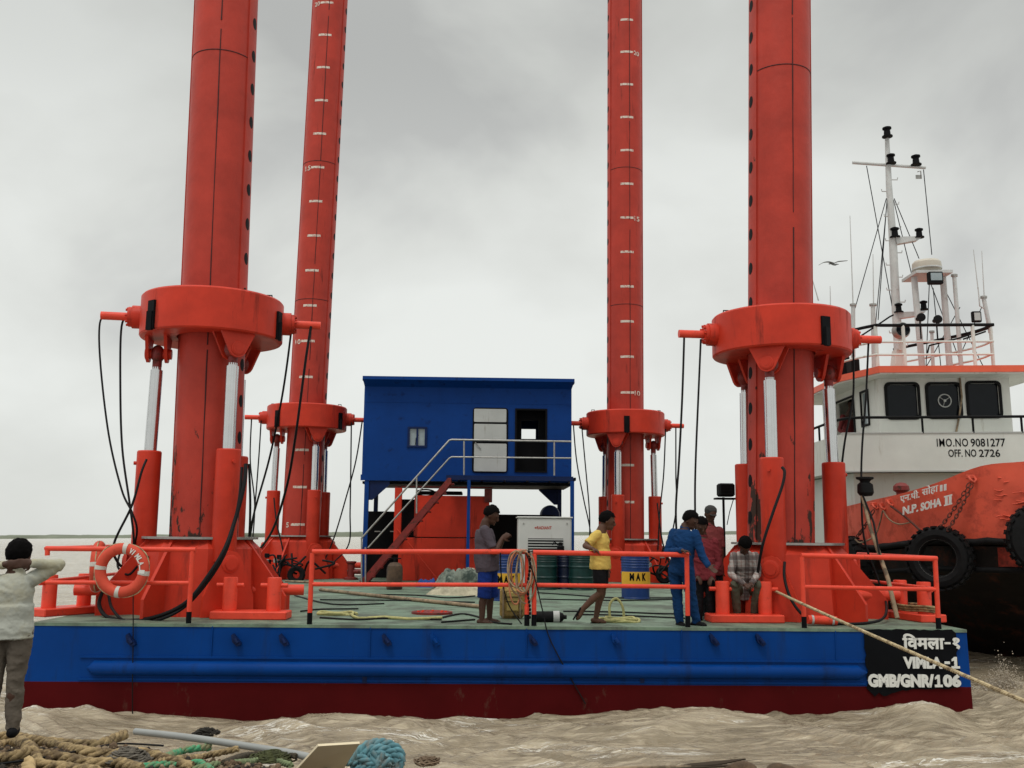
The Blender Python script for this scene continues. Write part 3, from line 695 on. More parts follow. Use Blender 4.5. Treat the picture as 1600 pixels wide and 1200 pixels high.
# ------------------------------------------------------------------ cabin on stilts
CY = 13.1
def wall_holes(mb, x0, x1, z0, z1, y0, y1, holes, mi=0):      # wall in the xz plane with rectangular openings
    xs = sorted({x0, x1, *[h[0] for h in holes], *[h[2] for h in holes]}); zs = sorted({z0, z1, *[h[1] for h in holes], *[h[3] for h in holes]})
    inside = lambda x, z: any(h[0] < x < h[2] and h[1] < z < h[3] for h in holes)
    for i in range(len(xs) - 1):
        for j in range(len(zs) - 1):
            a, b, c, d = xs[i], xs[i + 1], zs[j], zs[j + 1]
            if inside((a + b) / 2, (c + d) / 2): continue
            mb.add([(a, y0, c), (b, y0, c), (b, y0, d), (a, y0, d)], [(0, 1, 2, 3)], mi=mi)
            mb.add([(a, y1, c), (b, y1, c), (b, y1, d), (a, y1, d)], [(3, 2, 1, 0)], mi=mi)
    for (a, c, b, d) in holes + [(x0, z0, x1, z1)]:
        mb.add([(a, y0, c), (b, y0, c), (b, y1, c), (a, y1, c)], [(0, 1, 2, 3)], mi=mi); mb.add([(a, y0, d), (b, y0, d), (b, y1, d), (a, y1, d)], [(3, 2, 1, 0)], mi=mi)
        mb.add([(a, y0, c), (a, y0, d), (a, y1, d), (a, y1, c)], [(0, 1, 2, 3)], mi=mi); mb.add([(b, y0, c), (b, y0, d), (b, y1, d), (b, y1, c)], [(3, 2, 1, 0)], mi=mi)
def rrect(a, b, r=.06, k=4):          # rounded rectangle polygon between two xz corners
    x0, z0, x1, z1 = min(a.x, b.x), min(a.z, b.z), max(a.x, b.x), max(a.z, b.z); P = []
    for cx, cz, s in ((x1 - r, z1 - r, 0), (x0 + r, z1 - r, 90), (x0 + r, z0 + r, 180), (x1 - r, z0 + r, 270)):
        for i in range(k + 1): t = radians(s + 90 * i / k); P.append((cx + r * cos(t), cz + r * sin(t)))
    return P
XZ = ((1, 0, 0), (0, 0, 1), (0, 1, 0))
def build_cabin():
    A, C = bl(570, 597, CY), bl(893, 752, CY); x0, x1 = A.x, C.x; zt, zb = A.z, C.z + .02
    dep = 2.7; root = thing('deck_cabin', 'blue steel cabin raised on posts in the middle of the deck', 'cabin', ((x0 + x1) / 2, CY, 0))
    H = lambda px0, py0, px1, py1: (bl(px0, py1, CY).x, bl(px0, py1, CY).z, bl(px1, py0, CY).x, bl(px1, py0, CY).z)
    win = H(640, 670, 664, 696); door = H(805, 640, 854, 737)
    g = MB(); wall_holes(g, x0, x1, zb, zt, CY, CY + .06, [win, door])
    g.box((x0, CY + .062, zb), (x0 + .05, CY + dep, zt)); g.box((x1 - .05, CY + .062, zb), (x1, CY + dep, zt))
    bw = H(812, 655, 845, 690)
    wall_holes(g, x0 + .052, x1 - .052, zb, zt, CY + dep - .06, CY + dep, [bw, H(645, 672, 660, 690)])
    g.box((x0 + .052, CY + .062, zb + .02), (x1 - .052, CY + dep - .062, zb + .08))
    zs = bl(700, 630, CY).z
    g.box((x0, CY - .008, zs), (x1, CY, zs + .012))
    for px in (688, 803): x = bl(px, 600, CY).x; g.box((x, CY - .008, zs + .012), (x + .012, CY, zt - .01))
    wl = g.build('wall', m_cab, root)
    g = MB(); ra, rb = bl(568, 583, CY - .32), bl(898, 588, CY - .32)
    g.box((x0 - .02, CY - .34, zt + .05), (x1 + .05, CY + dep + .1, zt + .10))
    g.add([(x0, CY, zt - .12), (x1, CY, zt - .12), (x1 + .05, CY - .335, zt + .05), (x0 - .02, CY - .335, zt + .05)], [(0, 1, 2, 3)])
    for s, x in ((-1, x0 - .02), (1, x1 + .05)): g.box((x - .004, CY - .34, zt + .051), (x + .004, CY, zt + .0))
    g.box((x0 - .02, CY - .36, zt + .03), (x1 + .05, CY - .34, zt + .12))
    g.build('roof', m_cab, root)
    g = MB(); g.box((x0 - .03, CY - .02, zb - .06), (x1 + .03, CY - .004, zb + .10)); g.build('floor_beam', m_cab, root)
    # window
    g = MB(); fx0, fz0, fx1, fz1 = win
    wall_holes(g, fx0 - .06, fx1 + .06, fz0 - .05, fz1 + .05, CY - .04, CY - .002, [(fx0, fz0, (fx0 + fx1) / 2 - .025, fz1), ((fx0 + fx1) / 2 + .025, fz0, fx1, fz1)])
    wf = g.build('window', m_dblue, root); g = MB(); g.box((fx0, CY + .02, fz0), (fx1, CY + .028, fz1)); g.build('pane', m_bglass, wf)
    g = MB(); g.path([(fx0 + .16, CY + .012, fz0 + .02), (fx0 + .17, CY + .012, fz0 + .2), (fx0 + .24, CY + .012, fz0 + .3)], .01, 6); g.build('crack', m_dark, wf)
    # white sliding door in three panels
    p0, p1 = bl(740, 638, CY), bl(792, 738, CY)
    g = MB(); g.oprism((0, 0, 0), rrect(V((p0.x - .02, 0, p0.z + .02)), V((p1.x + .02, 0, p1.z - .02)), .09), *XZ, CY - .03, CY - .002); dr = g.build('door', m_dark, root)
    for y0, y1 in ((639, 660), (662.5, 690), (693, 737)):
        a, b = bl(741, y0, CY), bl(791, y1, CY); g = MB(); g.oprism((0, 0, 0), rrect(a, b, .03), *XZ, CY - .055, CY - .032); g.build('door_panel', m_lgrey, dr)
    h = bl(743, 692, CY); g = MB(); g.tube(h + V((0, -.1, 0)), h + V((.15, -.08, -.18)), .012, n=8); g.tube(h + V((0, -.1, 0)), h + V((0, -.05, 0)), .014, n=8); g.build('handle', m_galv, dr)
    # open doorway: black frame; a bright window across the cabin
    a, b = bl(803, 638, CY), bl(856, 738, CY); g = MB()
    outer = rrect(a, b, .09)
    wall_holes(g, door[0] - .02, door[2] + .02, door[1] - .02, door[3] + .02, CY - .03, CY - .004, [(door[0] + .03, door[1] + .02, door[2] - .03, door[3] - .03)])
    g.build('door_frame', m_dark, root)
    # dark interior partition with the window in it
    g = MB(); iy = CY + .5; hw = (bl(815, 657, iy), bl(841, 686, iy))
    wall_holes(g, x0 + 2.6, x1 - .06, zb + .09, zt - .01, iy, iy + .03, [(hw[0].x, hw[1].z, hw[1].x, hw[0].z)]); g.build('inner_door', m_dark, root)
    h2 = (bl(805, 645, CY + dep), bl(850, 697, CY + dep))
    # platform
    pf = CY - 1.05; q0, q1 = bl(697, 745, pf), bl(896, 748, pf); zp = (q0.z + q1.z) / 2
    g = MB(); g.box((q0.x, pf, zp - .07), (q1.x, pf + .06, zp + .03)); g.box((q0.x, pf, zp + .032), (q1.x, CY - .03, zp + .05))
    g.box((q1.x - .06, pf + .06, zp - .07), (q1.x, CY - .03, zp + .028))
    g.build('platform', m_dblue, root)
    for k in range(6): 
        x = q0.x + .3 + k * .62; g = MB(); g.box((x, pf + .062, zp - .05), (x + .05, CY + dep, zp + .028)); g.build('joist', m_dark, root)
    # posts
    def post(px, y, w=.10, z1=None, m=m_cab):
        c = bl(px, 800, y); g = MB(); g.box((c.x - w / 2, y - w / 2, .0), (c.x + w / 2, y + w / 2, z1 or zb - .06)); g.box((c.x - w, y - w, .0), (c.x + w, y + w, .02)); g.build('post', m, root); return c.x
    xa = post(572, CY + .06, .12); post(587, CY + dep - .1, .12, m=m_dblue)
    post(732, pf + .03, .085, zp - .072); post(894, pf + .03, .10, zp - .072); xb = post(874, CY + dep - .1, .12, m=m_dblue)
    for x, s, y in ((xa, 1, CY + .06), (xb, -1, CY + dep - .1)):
        g = MB(); g.oprism((x, y, zb - .07), [(0, 0), (.62 * s, 0), (.62 * s, -.1), (.16 * s, -.52), (0, -.52)], *XZ, -.02, .02); g.build('knee_brace', m_dblue, root)
    g = MB(); g.box((x0, CY + .2, zb - .14), (x1, CY + dep, zb - .07)); g.build('underframe', m_dark, root)
build_cabin()

def build_stairs():
    pf = 12.0; ylo, yhi = pf + .02, pf + .72
    S = lambda px, py, y=ylo: bl(px, py, y)
    a, b = S(560, 912), S(700, 749); a.z = .0
    root = thing('staircase', 'dark red steel stairs with galvanised handrail up to the cabin', 'staircase', (a.x, pf + .4, 0))
    d = (b - a); d.y = 0; n = V((-d.z, 0, d.x)).normalized()
    for y in (ylo, yhi):
        g = MB(); q = [V((a.x, y, 0)), V((a.x, y, 0)) + V((.22, 0, 0)), V((b.x + .08, y, b.z - .1)), V((b.x + .08, y, b.z + .04)), V((b.x, y, b.z + .04))]
        g.oprism((0, 0, 0), [(p.x, p.z) for p in q], *XZ, y, y + .05); g.build('stringer', m_redd, root)
    k = 11
    for i in range(k):
        t = (i + .7) / k; p = a + d * t; g = MB(); g.box((p.x - .03, ylo + .052, p.z - .055), (p.x + .22, yhi - .002, p.z - .02)); g.build('tread', m_redd, root)
    def hr(pts, r, y): 
        g = MB(); g.path([S(px, py, y) for px, py in pts], r, 10); g.build('handrail', m_galv, root)
    hr([(564, 842), (702, 688), (706, 687), (893, 690)], .026, pf); hr([(575, 856), (702, 716), (706, 714), (893, 716)], .022, pf)
    for px, y0, y1 in ((725, 689, 742), (866, 690, 743), (651, 746, 802), (565, 842, 912), (571, 855, 912)):
        g = MB(); g.tube(S(px, y0, pf), S(px, y1, pf), .022, n=8); g.build('baluster', m_galv, root)
build_stairs()

# ------------------------------------------------------------------ machinery below the cabin
def boxpx(mb, x0, y0, x1, y1, ly, dep, floor=False, bev=.012):
    a, b = bl(x0, y0, ly), bl(x1, y1, ly); zb = .013 if floor else b.z
    mb.bbox((a.x, ly, zb), (b.x, ly + dep, a.z), bev); return a, b
def build_tank():
    ly = 13.25; a = bl(640, 773, ly); root = thing('winch_house', 'large orange-red steel tank housing under the blue cabin', 'tank', (bl(700, 800, ly).x, ly, 0))
    g = MB(); boxpx(g, 623, 840, 764, 905, ly, 1.6, True); a, b = bl(648, 774, ly), bl(764, 839, ly); g.bbox((a.x, ly, b.z + .002), (b.x, ly + 1.6, a.z), .012); g.build('tank_wall', m_tank, root)
    for y0 in (838,): a = bl(648, y0, ly); c = bl(764, y0, ly); g = MB(); g.box((a.x, ly - .012, a.z - .012), (c.x, ly, a.z + .012)); g.build('weld_plate', m_tank, root)
    g = MB(); boxpx(g, 617, 762, 626, 850, ly - .1, .12); g.build('frame_post', m_tank, root)
    g = MB(); boxpx(g, 617, 759, 770, 763, ly + .02, .1); g.build('frame_beam', m_redd, root)
    g = MB(); boxpx(g, 757, 764, 769, 785, ly - .1, .12); g.build('frame_post', m_redd, root)
    g = MB(); boxpx(g, 626, 780, 647, 839, ly + .3, .8); g.build('control_box', m_dark, root)
    g = MB(); c = bl(665, 770, ly + .5); g.path([c + V((.26 * cos(t), 0, .09 * sin(t))) for t in [2 * pi * k / 20 for k in range(20)]], .022, 6, closed=True); g.build('hand_wheel', m_dark, root)
    g = MB(); boxpx(g, 650, 767, 722, 772, ly + .3, .9); g.build('top_frame', m_dark, root)
    g = MB(); g.path([bl(620, 826, ly - .15), bl(632, 840, ly - .15), bl(686, 908, ly - .15)], .014, 6); g.build('stay', m_rail, root)
build_tank()
def build_container():
    ly = 14.9; a, b = bl(574, 799, ly), bl(872, 905, ly)
    root = thing('black_container', 'black machinery container behind the red tank under the cabin', 'container', ((a.x + b.x) / 2, ly, 0))
    g = MB(); g.bbox((a.x, ly, .013), (bl(640, 800, ly).x, ly + 1.2, bl(600, 799, ly).z)); g.bbox((bl(760, 800, ly).x, ly, .013), (bl(868, 800, ly).x, ly + 1.2, bl(800, 804, ly).z)); g.box((bl(640, 800, ly).x + .002, ly + .4, .014), (bl(760, 800, ly).x - .002, ly + 1.1, 1.2)); g.build('casing', m_dark, root)
    for px in (588, 612): p = bl(px, 830, ly - .03); g = MB(); g.box((p.x - .05, ly - .03, p.z - .02), (p.x + .12, ly, p.z + .01)); g.build('latch', m_galv, root)
    c = bl(859, 806, ly + .5); g = MB(); g.lathe([(0, -.3), (.26, -.28), (.29, -.2), (.29, .2), (.26, .28), (0, .3)], c + V((0, 0, .02)), 24, axis='Y'); g.build('round_housing', m_dblue, root)
build_container()
def build_genset():
    ly = 10.6; a, b = bl(810, 809, ly), bl(893, 905, ly)
    root = thing('generator', 'pale grey generator cabinet with louvres and small red lettering', 'generator', ((a.x + b.x) / 2, ly + .4, 0))
    g = MB(); g.bbox((a.x, ly, .04), (b.x, ly + .9, a.z), .03); g.bbox((a.x - .03, ly - .03, a.z), (b.x + .03, ly + .93, a.z + .035), .01); cs = g.build('cabinet', mat('off_white_cabinet', (.60, .60, .57), .45, var=.05, vscale=2, dirt=(.35, .32, .26), dirt_amt=.28, dirt_scale=5, streak=True), root)
    p0, p1 = bl(825, 841, ly), bl(880, 863, ly)
    g = MB(); g.box((p0.x, ly - .006, p1.z), (p1.x, ly - .001, p0.z)); lv = g.build('louvre', m_dark, root)
    n = 5
    for k in range(n):
        z = p1.z + (p0.z - p1.z) * (k + .5) / n; g = MB(); g.box((p0.x, ly - .035, z - .010), (p1.x, ly - .008, z + .02)); g.build('slat', m_lgrey, lv)
    q0, q1 = bl(839, 827, ly), bl(862, 822.3, ly)
    text_mb("RADIANT", 1, (q0.x, ly - .002, q0.z), (1, 0, 0), (0, 0, 1), (0, -1, 0), width=q1.x - q0.x, height=q1.z - q0.z, ext=.002, bold=.03).build('lettering', m_redletter, root)
    g = MB(); e0 = bl(836.5, 824.7, ly); g.oprism((e0.x, ly - .004, e0.z), [(-.03, 0), (.02, .03), (.02, .01), (.035, .01), (.035, -.01), (.02, -.01), (.02, -.03)], *XZ, 0, .002); g.build('emblem', m_redletter, root)
    for px, py in ((818, 818), (886, 818)): c = bl(px, py, ly); g = MB(); g.cbox((c.x, ly - .01, c.z), (.03, .02, .04)); g.build('bolt', m_galv, root)
    g = MB(); c = bl(876, 858, ly - .2); g.lathe([(0, 0), (.09, 0), (.09, .16), (.05, .2), (.05, .26), (0, .27)], (c.x, c.y, c.z - .1), 12); g.path([c + V((-.06, 0, .1)), c + V((-.16, 0, .18)), c + V((-.2, 0, .1))], .02, 6); g.build('filler_can', m_dark, root)
m_redletter = mat('red_lettering', (.42, .05, .03), .6)
build_genset()

# ------------------------------------------------------------------ drums
def drum(label, px, pyb, base=None, band=None, h=.88, r=.292, word=None, ly=None, group='oil drums standing on the deck'):
    if ly is not None: c = bl(px, 800, ly); c.z = .012
    else: c = dk(px, pyb, .012)
    root = thing('oil_drum', label, 'drum', c, group=group)
    prof = [(0, .01), (r - .01, .01), (r, 0), (r, .02), (r - .006, .03)]
    for zr in (.31, .59): prof += [(r - .006, h * zr - .03), (r + .010, h * zr - .01), (r + .010, h * zr + .01), (r - .006, h * zr + .03)]
    for k in range(4): z = h * (.72 + .06 * k); prof += [(r - .006, z - .012), (r + .003, z), (r - .006, z + .012)]
    prof += [(r - .006, h - .03), (r, h - .02), (r, h), (r - .012, h), (r - .012, h - .02), (0, h - .02)]
    g = MB(); g.lathe(prof, c, 36); bd = g.build('drum_body', base, root)
    if band:
        z0, z1 = band; g = MB(); rr = r + .0135; g.lathe([(rr, h * z0), (rr, h * z1)], c, 30, a0=radians(-165), a1=radians(-15)); lb = g.build('paper_label', m_yel, root)
        if word:
            wd, wz = word
            x0 = -.20
            for i, chx in enumerate(wd):
                t = radians(-112 + 24 * i); nr = V((cos(t), sin(t), 0)); rt = V((-sin(t), cos(t), 0)); ctr = c + nr * (rr + .003) + V((0, 0, h * wz))
                text_mb(chx, 1, ctr - rt * .045, rt, (0, 0, 1), nr, width=.092, height=.15, ext=.002, bold=.05).build('lettering', m_blk, lb)
    g = MB(); g.tube(c + V((-.15, -.1, h - .02)), c + V((-.15, -.1, h + .005)), .03, n=10); g.build('bung', m_galv, root)
    return root
m_drb = mat('blue_drum_paint', (.007, .038, .17), .4, var=.12); m_drg = mat('dark_green_drum_paint', (.003, .030, .028), .4, var=.3, vscale=4, spec=.4); m_drk = mat('navy_drum_paint', (.006, .012, .04), .4)
m_yel = mat('yellow_label', (.72, .40, .03), .6, var=.12)
drum('blue drum with yellow label standing before the far right jacking leg', 993, 935, m_drb, (.30, .62), word=('MAK', .42))
drum('blue drum with yellow label behind the man in grey shirt', 789, 938, m_drb, (.27, .60), word=('MAK', .38))
drum('dark green drum before the grey generator, leftmost of its row', 851, 0, m_drg, h=.9, ly=9.6, r=.30)
drum('navy drum between two green drums before the generator', 883, 0, m_drk, h=.9, ly=9.9, r=.24)
drum('dark green drum right of the navy one, behind the man in yellow', 908, 0, m_drg, h=.9, ly=9.55, r=.30)
drum('dark green drum at right end of its row, half behind the man in yellow', 930, 0, m_drg, h=.9, ly=10.2, r=.27)

# ------------------------------------------------------------------ small things on the deck
def gas_cylinder():
    c = dk(616, 921, .012); root = thing('gas_cylinder', 'short rusty brown gas cylinder with collar at the foot of the stairs', 'gas cylinder', c)
    g = MB(); g.lathe([(0, 0), (.17, .0), (.185, .03), (.185, .45), (.17, .53), (.11, .60), (.0, .62)], c, 24); g.build('cylinder_body', mat('rusty_brown_steel', (.10, .06, .035), .7, var=.4, vscale=5, dirt=(.03, .02, .015), dirt_amt=.45), root)
    g = MB(); g.tube(c + V((0, 0, .62)), c + V((0, 0, .72)), .03, n=8); g.path([c + V((-.14, 0, .70)), c + V((.14, 0, .70))], .015, 6); g.build('valve', m_dark, root)
gas_cylinder()
def cloth_heap(name, label, cat, cx, cy, lx, ly_, h, m, seed, origin=None, fr=B):
    c = origin if origin is not None else dk(cx, cy, .012); g = MB(); n, k = 60, 40; vs = []; fs = []
    for j in range(k + 1):
        for i in range(n + 1):
            u, v = -1 + 2 * i / n, -1 + 2 * j / k; rr = min(1, sqrt(u * u + v * v)); 
            if u * u + v * v > 1: s_ = 1 / max(abs(u), abs(v)) * 0 + 1 / sqrt(u * u + v * v); u *= s_; v *= s_
            pr = (1 - rr ** 2.4) ; q = V((u * 2.3 + seed, v * 2.3, seed))
            z = h * min(1, pr * 1.5) * (.62 + .35 * noise.noise(q)) + h * .22 * noise.noise(q * 2.2 + V((3, 0, 0))) * min(1, pr * 2) + h * .10 * noise.noise(V((q.x * 3 + q.y * 4, q.y * 7, 2))) * min(1, pr * 3)
            vs.append(c + V((u * lx, v * ly_, max(0.0, z))))
    for j in range(k):
        for i in range(n): a = j * (n + 1) + i; fs.append((a, a + 1, a + n + 2, a + n + 1))
    g.add(vs, fs, True); return solo(name, g, m, label, cat, c, fr)
m_tarp = mat('grey_green_tarpaulin', (.20, .23, .19), .75, var=.4, vscale=4, dirt=(.04, .06, .05), dirt_amt=.45, dirt_scale=3, bump=.3, bscale=12)
m_sack = mat('pale_sacking', (.42, .38, .27), .85, var=.3, vscale=7, bump=.3)
cloth_heap('tarpaulin', 'crumpled grey green tarpaulin heaped before the red tank', 'tarpaulin', 722, 921, .72, .55, .62, m_tarp, 3.1)
cloth_heap('sackcloth', 'pale yellowish sacking spread under the grey tarpaulin heap', 'sack', 728, 929, .85, .45, .22, m_sack, 8.7)
cloth_heap('blue_bundle', 'small blue cloth bundle left of the tarpaulin heap', 'bundle', 667, 917, .28, .25, .22, mat('blue_cloth', (.01, .06, .25), .8), 5.5)
g = MB(); c = dk(735, 921, .0); c.z = .40; g.lathe([(0, 0), (.17, 0), (.17, .012), (.10, .025), (.09, .09), (0, .10)], c, 20); solo('sun_hat', g, mat('pale_straw', (.55, .50, .40), .8), 'pale brimmed hat lying on top of the tarpaulin heap', 'hat', c)
def crate():
    c = dk(800, 966, .012); root = thing('canvas_pack', 'mustard brown strapped canvas pack standing behind the orange rail post', 'pack', c); mt = mat('mustard_canvas', (.34, .22, .07), .85, var=.3, vscale=8, dirt=(.10, .07, .03), dirt_amt=.42, dirt_scale=6, bump=.4)
    g = MB(); g.bbox(c + V((-.19, -.12, 0)), c + V((.19, .14, .47)), .05); g.build('pack_body', mt, root)
    g = MB(); g.bbox(c + V((-.09, -.155, .12)), c + V((.09, -.115, .40)), .015); g.build('pocket', mat('pale_mustard', (.42, .31, .10), .8), root)
    for x in (-.14, .12): g = MB(); g.path([c + V((x, -.135, .02)), c + V((x, -.14, .3)), c + V((x, -.10, .49)), c + V((x, .05, .49))], .012, 6); g.build('strap', m_wood, root)
    for z in (.26, .33): g = MB(); g.path([c + V((-.10, -.165, z)), c + V((.10, -.165, z))], .006, 5); g.build('stitching', m_dark, root)
crate()
c = dk(858, 964, .085); g = MB(); g.lathe([(0, -.26), (.05, -.26), (.082, -.22), (.085, .12), (.06, .20), (.03, .22), (.03, .26), (0, .26)], c, 20, axis='X'); bt = thing('fire_extinguisher', 'black cylinder with pale cap lying on deck by the rail', 'cylinder', c)
g.build('cylinder_body', m_rub, bt); g = MB(); g.lathe([(0, .04), (.087, .06), (.088, .15), (.0, .17)], c + V((0, 0, .002)), 20, axis='X'); g.build('cap_band', m_lgrey, bt)
c = dk(675, 960, .0); g = MB(); g.lathe([(0, .012), (.33, .012), (.33, .045), (.29, .05), (.27, .035), (0, .035)], c, 36); ht = thing('deck_hatch', 'round rust red hatch cover set in the green deck', 'hatch', c); g.build('cover', m_redd, ht)
for k in range(8): t = 2 * pi * k / 8; g = MB(); g.tube(c + V((cos(t) * .22, sin(t) * .22, .034)), c + V((cos(t) * .22, sin(t) * .22, .055)), .022, n=8); g.build('bolt', m_rail, ht)
def lying(name, label, cat, pts, r, m, n=8, group=None):
    P = [dk(a, b, .014 + r) for a, b in pts]; g = MB(); g.path(smoothpath(P, 4), r, n); return solo(name, g, m, label, cat, P[0], group=group)
lying('wooden_pole', 'long pale wooden pole lying slantwise on the green deck', 'pole', [(500, 921), (600, 932), (755, 948)], .035, m_wood)
lying('wooden_pole', 'thin pale pole lying on deck behind the near left jacking leg', 'pole', [(446, 908), (470, 909), (560, 913)], .025, m_wood)
CAB = [[(500, 937), (620, 938), (742, 941)], [(560, 928), (650, 930), (700, 934), (742, 931)], [(690, 965), (720, 959), (745, 963), (770, 972), (800, 975)], [(690, 972), (742, 968)], [(840, 926), (900, 930), (960, 934), (1060, 934)], [(845, 936), (960, 938), (1066, 936)], [(880, 955), (960, 956), (1040, 959), (1066, 958)], [(905, 960), (960, 961), (1070, 966)], [(500, 965), (560, 968), (600, 966), (690, 968)], [(470, 955), (500, 952), (560, 951)], [(460, 930), (520, 944), (600, 943)]]
CL = ['behind the wooden pole, topmost of the left cables', 'just before the tarpaulin heap', 'curling past the canvas pack and the grey shirted man', 'short, ending at the feet of the grey shirted man', 'before the green drums, farthest one', 'behind the black lying cylinder, before the blue drum', 'behind the legs of the man in yellow', 'nearest one behind the upright rope bight', 'along the near edge left of the hatch', 'short, right of the near left leg foot', 'slanting from the near left leg under the pole']
for i, p in enumerate(CAB): lying('deck_cable', 'thin black deck cable ' + CL[i], 'cable', p, .014, m_hose, 6, 'black cables lying on the deck')
def coil(label, ctr, rad, n, m, r=.022, seed=1, squash=1.0, tail=None):
    rr = random.Random(seed); pts = []
    for i in range(n * 14):
        t = 2 * pi * i / 14; R_ = rad * (1 + .12 * sin(t * .37 + seed)) * rr.uniform(.97, 1.03)
        pts.append(ctr + V((R_ * cos(t) * squash + .03 * sin(i * .2), R_ * sin(t) * .7, r * 1.1 + .018 * (i // 14) + .012 * sin(t * 3))))
    if tail: pts += [dk(a, b, .02 + r) for a, b in tail]
    g = MB(); g.path(smoothpath(pts, 2), r, 7); return solo('rope_coil', g, m, label, 'rope', ctr)
coil('loose yellowish rope lying in loops on deck, left of the round hatch', dk(525, 962, .0), .26, 2, m_ropey, seed=2, squash=1.1, tail=[(560, 966), (600, 964), (640, 967), (690, 965)])
co_ = coil('yellow rope coil on deck at the feet of the man in yellow', dk(968, 973, .0), .26, 3, m_ropey, seed=5)
g = MB(); p = dk(967, 972, .0); g.path(smoothpath([p + V((-.12, .1, .03)), p + V((-.12, .12, .25)), p + V((-.02, .12, .34)), p + V((.07, .1, .22)), p + V((.09, .08, .03))], 5), .02, 7); solo('rope_loop', g, m_ropey, 'upright bight of yellow rope rising from the coil', 'rope', p)
# orange and pale rope hank with chain hung over the split between two rails
def hank():
    c = rp(820, 864); root = thing('rope_hank', 'orange and brown rope loops hung over the rail by the twin posts', 'rope', c)
    rr = random.Random(5)
    for k in range(7):
        wd, hg = rr.uniform(.08, .18), rr.uniform(.22, .42); off = rr.uniform(-.10, .12); pts = []
        for i in range(18):
            t = 2 * pi * i / 18; pts.append(c + V((off + wd * sin(t) - .06, -.05 + .03 * cos(t * 2 + k), .035 - hg + hg * cos(t) + rr.uniform(-.01, .01))))
        g = MB(); g.path(smoothpath(pts, 2, True), .012, 6, closed=True); g.build('loop', m_ropeo if k % 2 else m_wood, root)
    g = MB(); P = [rp(826 + 2 * sin(k * .5), 862 + k * 6) + V((0, -.06, 0)) for k in range(18)]
    for i, p in enumerate(P):
        g.ell(p, .018, .012, .026, None, 8, 5)
    g.build('bead_chain', m_dark, root)
hank()
def strung(name, label, cat, pts3, r, m, group=None, n=6, k=8, fr=B):
    g = MB(); P = smoothpath(pts3, k); g.path(P, r, n); return solo(name, g, m, label, cat, P[0], fr, group)
G = 'black hydraulic hoses of the jacking legs'
def hose(label, pts, r=.017):      # (px, py, local depth)
    return strung('hydraulic_hose', label, 'hose', [bl(a, b, c) for a, b, c in pts], r, m_hose, G)
hose('black hose hanging from outer end of the near left ring pin', [(169, 490, 1.9), (156, 505, 1.85), (157, 570, 1.8), (170, 680, 1.7), (190, 765, 1.5), (206, 800, 1.4), (214, 830, 1.5), (205, 870, 1.9)])
hose('black hose hanging from inner end of the near left ring pin', [(203, 492, 1.9), (190, 510, 1.8), (188, 600, 1.8), (191, 700, 1.7), (203, 790, 1.5), (209, 850, 1.5), (200, 890, 1.8)])
hose('black hose from the top of the left hydraulic cylinder, near left leg', [(229, 718, 1.35), (221, 738, 1.25), (206, 790, 1.2), (178, 850, 1.3), (185, 880, 1.4), (205, 893, 1.5)], .02)
hose('black hose from inner end of near left leg right pin', [(456, 510, 2.2), (447, 580, 2.3), (437, 640, 2.5), (420, 720, 3.0), (395, 810, 4.0), (386, 870, 5.0)], .02)
hose('black hose from outer end of near left leg right pin', [(486, 510, 2.2), (478, 560, 2.2), (462, 680, 2.4), (448, 760, 3.0), (425, 830, 4.0), (397, 868, 5.0)], .022)
hose('thick black hose sweeping round the front of the near left leg', [(384, 725, 1.0), (381, 760, .9), (368, 810, .8), (350, 860, .6), (318, 910, .5), (290, 942, .45), (250, 962, .5), (205, 970, .6), (168, 964, .8), (155, 945, 1.0), (160, 925, 1.2)], .03)
hose('second black hose beside the thick one round the near left leg', [(378, 730, 1.0), (372, 790, .85), (350, 868, .65), (300, 938, .5), (250, 968, .42), (200, 972, .5), (176, 952, .8), (170, 930, 1.1)], .022)
hose('short black hose looping behind the near left life ring', [(188, 862, 1.6), (184, 885, 1.5), (200, 898, 1.4), (215, 885, 1.4), (232, 870, 1.3)], .018)
hose('black hose hanging behind the near left leg, right side', [(389, 725, 2.6), (391, 790, 2.6), (388, 850, 3.2), (376, 905, 3.6)], .02)
hose('black hose hanging from outer end of near right leg left pin', [(1069, 528, 1.9), (1066, 620, 1.9), (1061, 720, 1.9), (1056, 800, 2.0), (1060, 870, 2.3)], .018)
hose('black hose hanging from inner end of near right leg left pin', [(1095, 530, 1.9), (1092, 600, 1.9), (1087, 720, 1.9), (1086, 790, 2.0), (1088, 860, 2.3)], .017)
hose('black hose hanging from inner end of near right leg right pin', [(1333, 540, 2.2), (1333, 620, 2.2), (1320, 690, 2.1), (1313, 760, 2.2), (1312, 850, 2.4)], .018)
hose('black hose hanging from outer end of near right leg right pin', [(1357, 535, 2.2), (1353, 620, 2.2), (1347, 700, 2.1), (1346, 760, 2.0), (1350, 840, 2.0), (1372, 905, 2.0), (1385, 945, 1.8)], .018)
hose('black hose from the front hydraulic cylinder of near right leg', [(1222, 730, .95), (1226, 738, .9), (1222, 760, .85), (1208, 800, .8), (1192, 850, .8), (1184, 895, 1.0)], .024)
hose('black hose curling round the foot of the near right leg', [(1226, 878, .95), (1226, 905, .85), (1238, 940, .7), (1262, 966, .6), (1300, 974, .5), (1350, 974, .6), (1380, 966, .9), (1385, 945, 1.5), (1378, 925, 2.2)], .022)
hose('thin black hose hanging from far left ring left pin', [(393, 655, 14.2), (391, 720, 14.2), (398, 790, 14), (393, 860, 13.8)], .02)
hose('thin black hose beside the far left ring housing', [(408, 657, 14.2), (404, 720, 14.2), (397, 800, 14), (384, 880, 13.6)], .02)
hose('thin black hose hanging from far left ring right pin', [(549, 660, 14.4), (548, 740, 14.3), (547, 800, 14.2), (545, 850, 14), (520, 880, 13.8), (495, 905, 13.6)], .02)
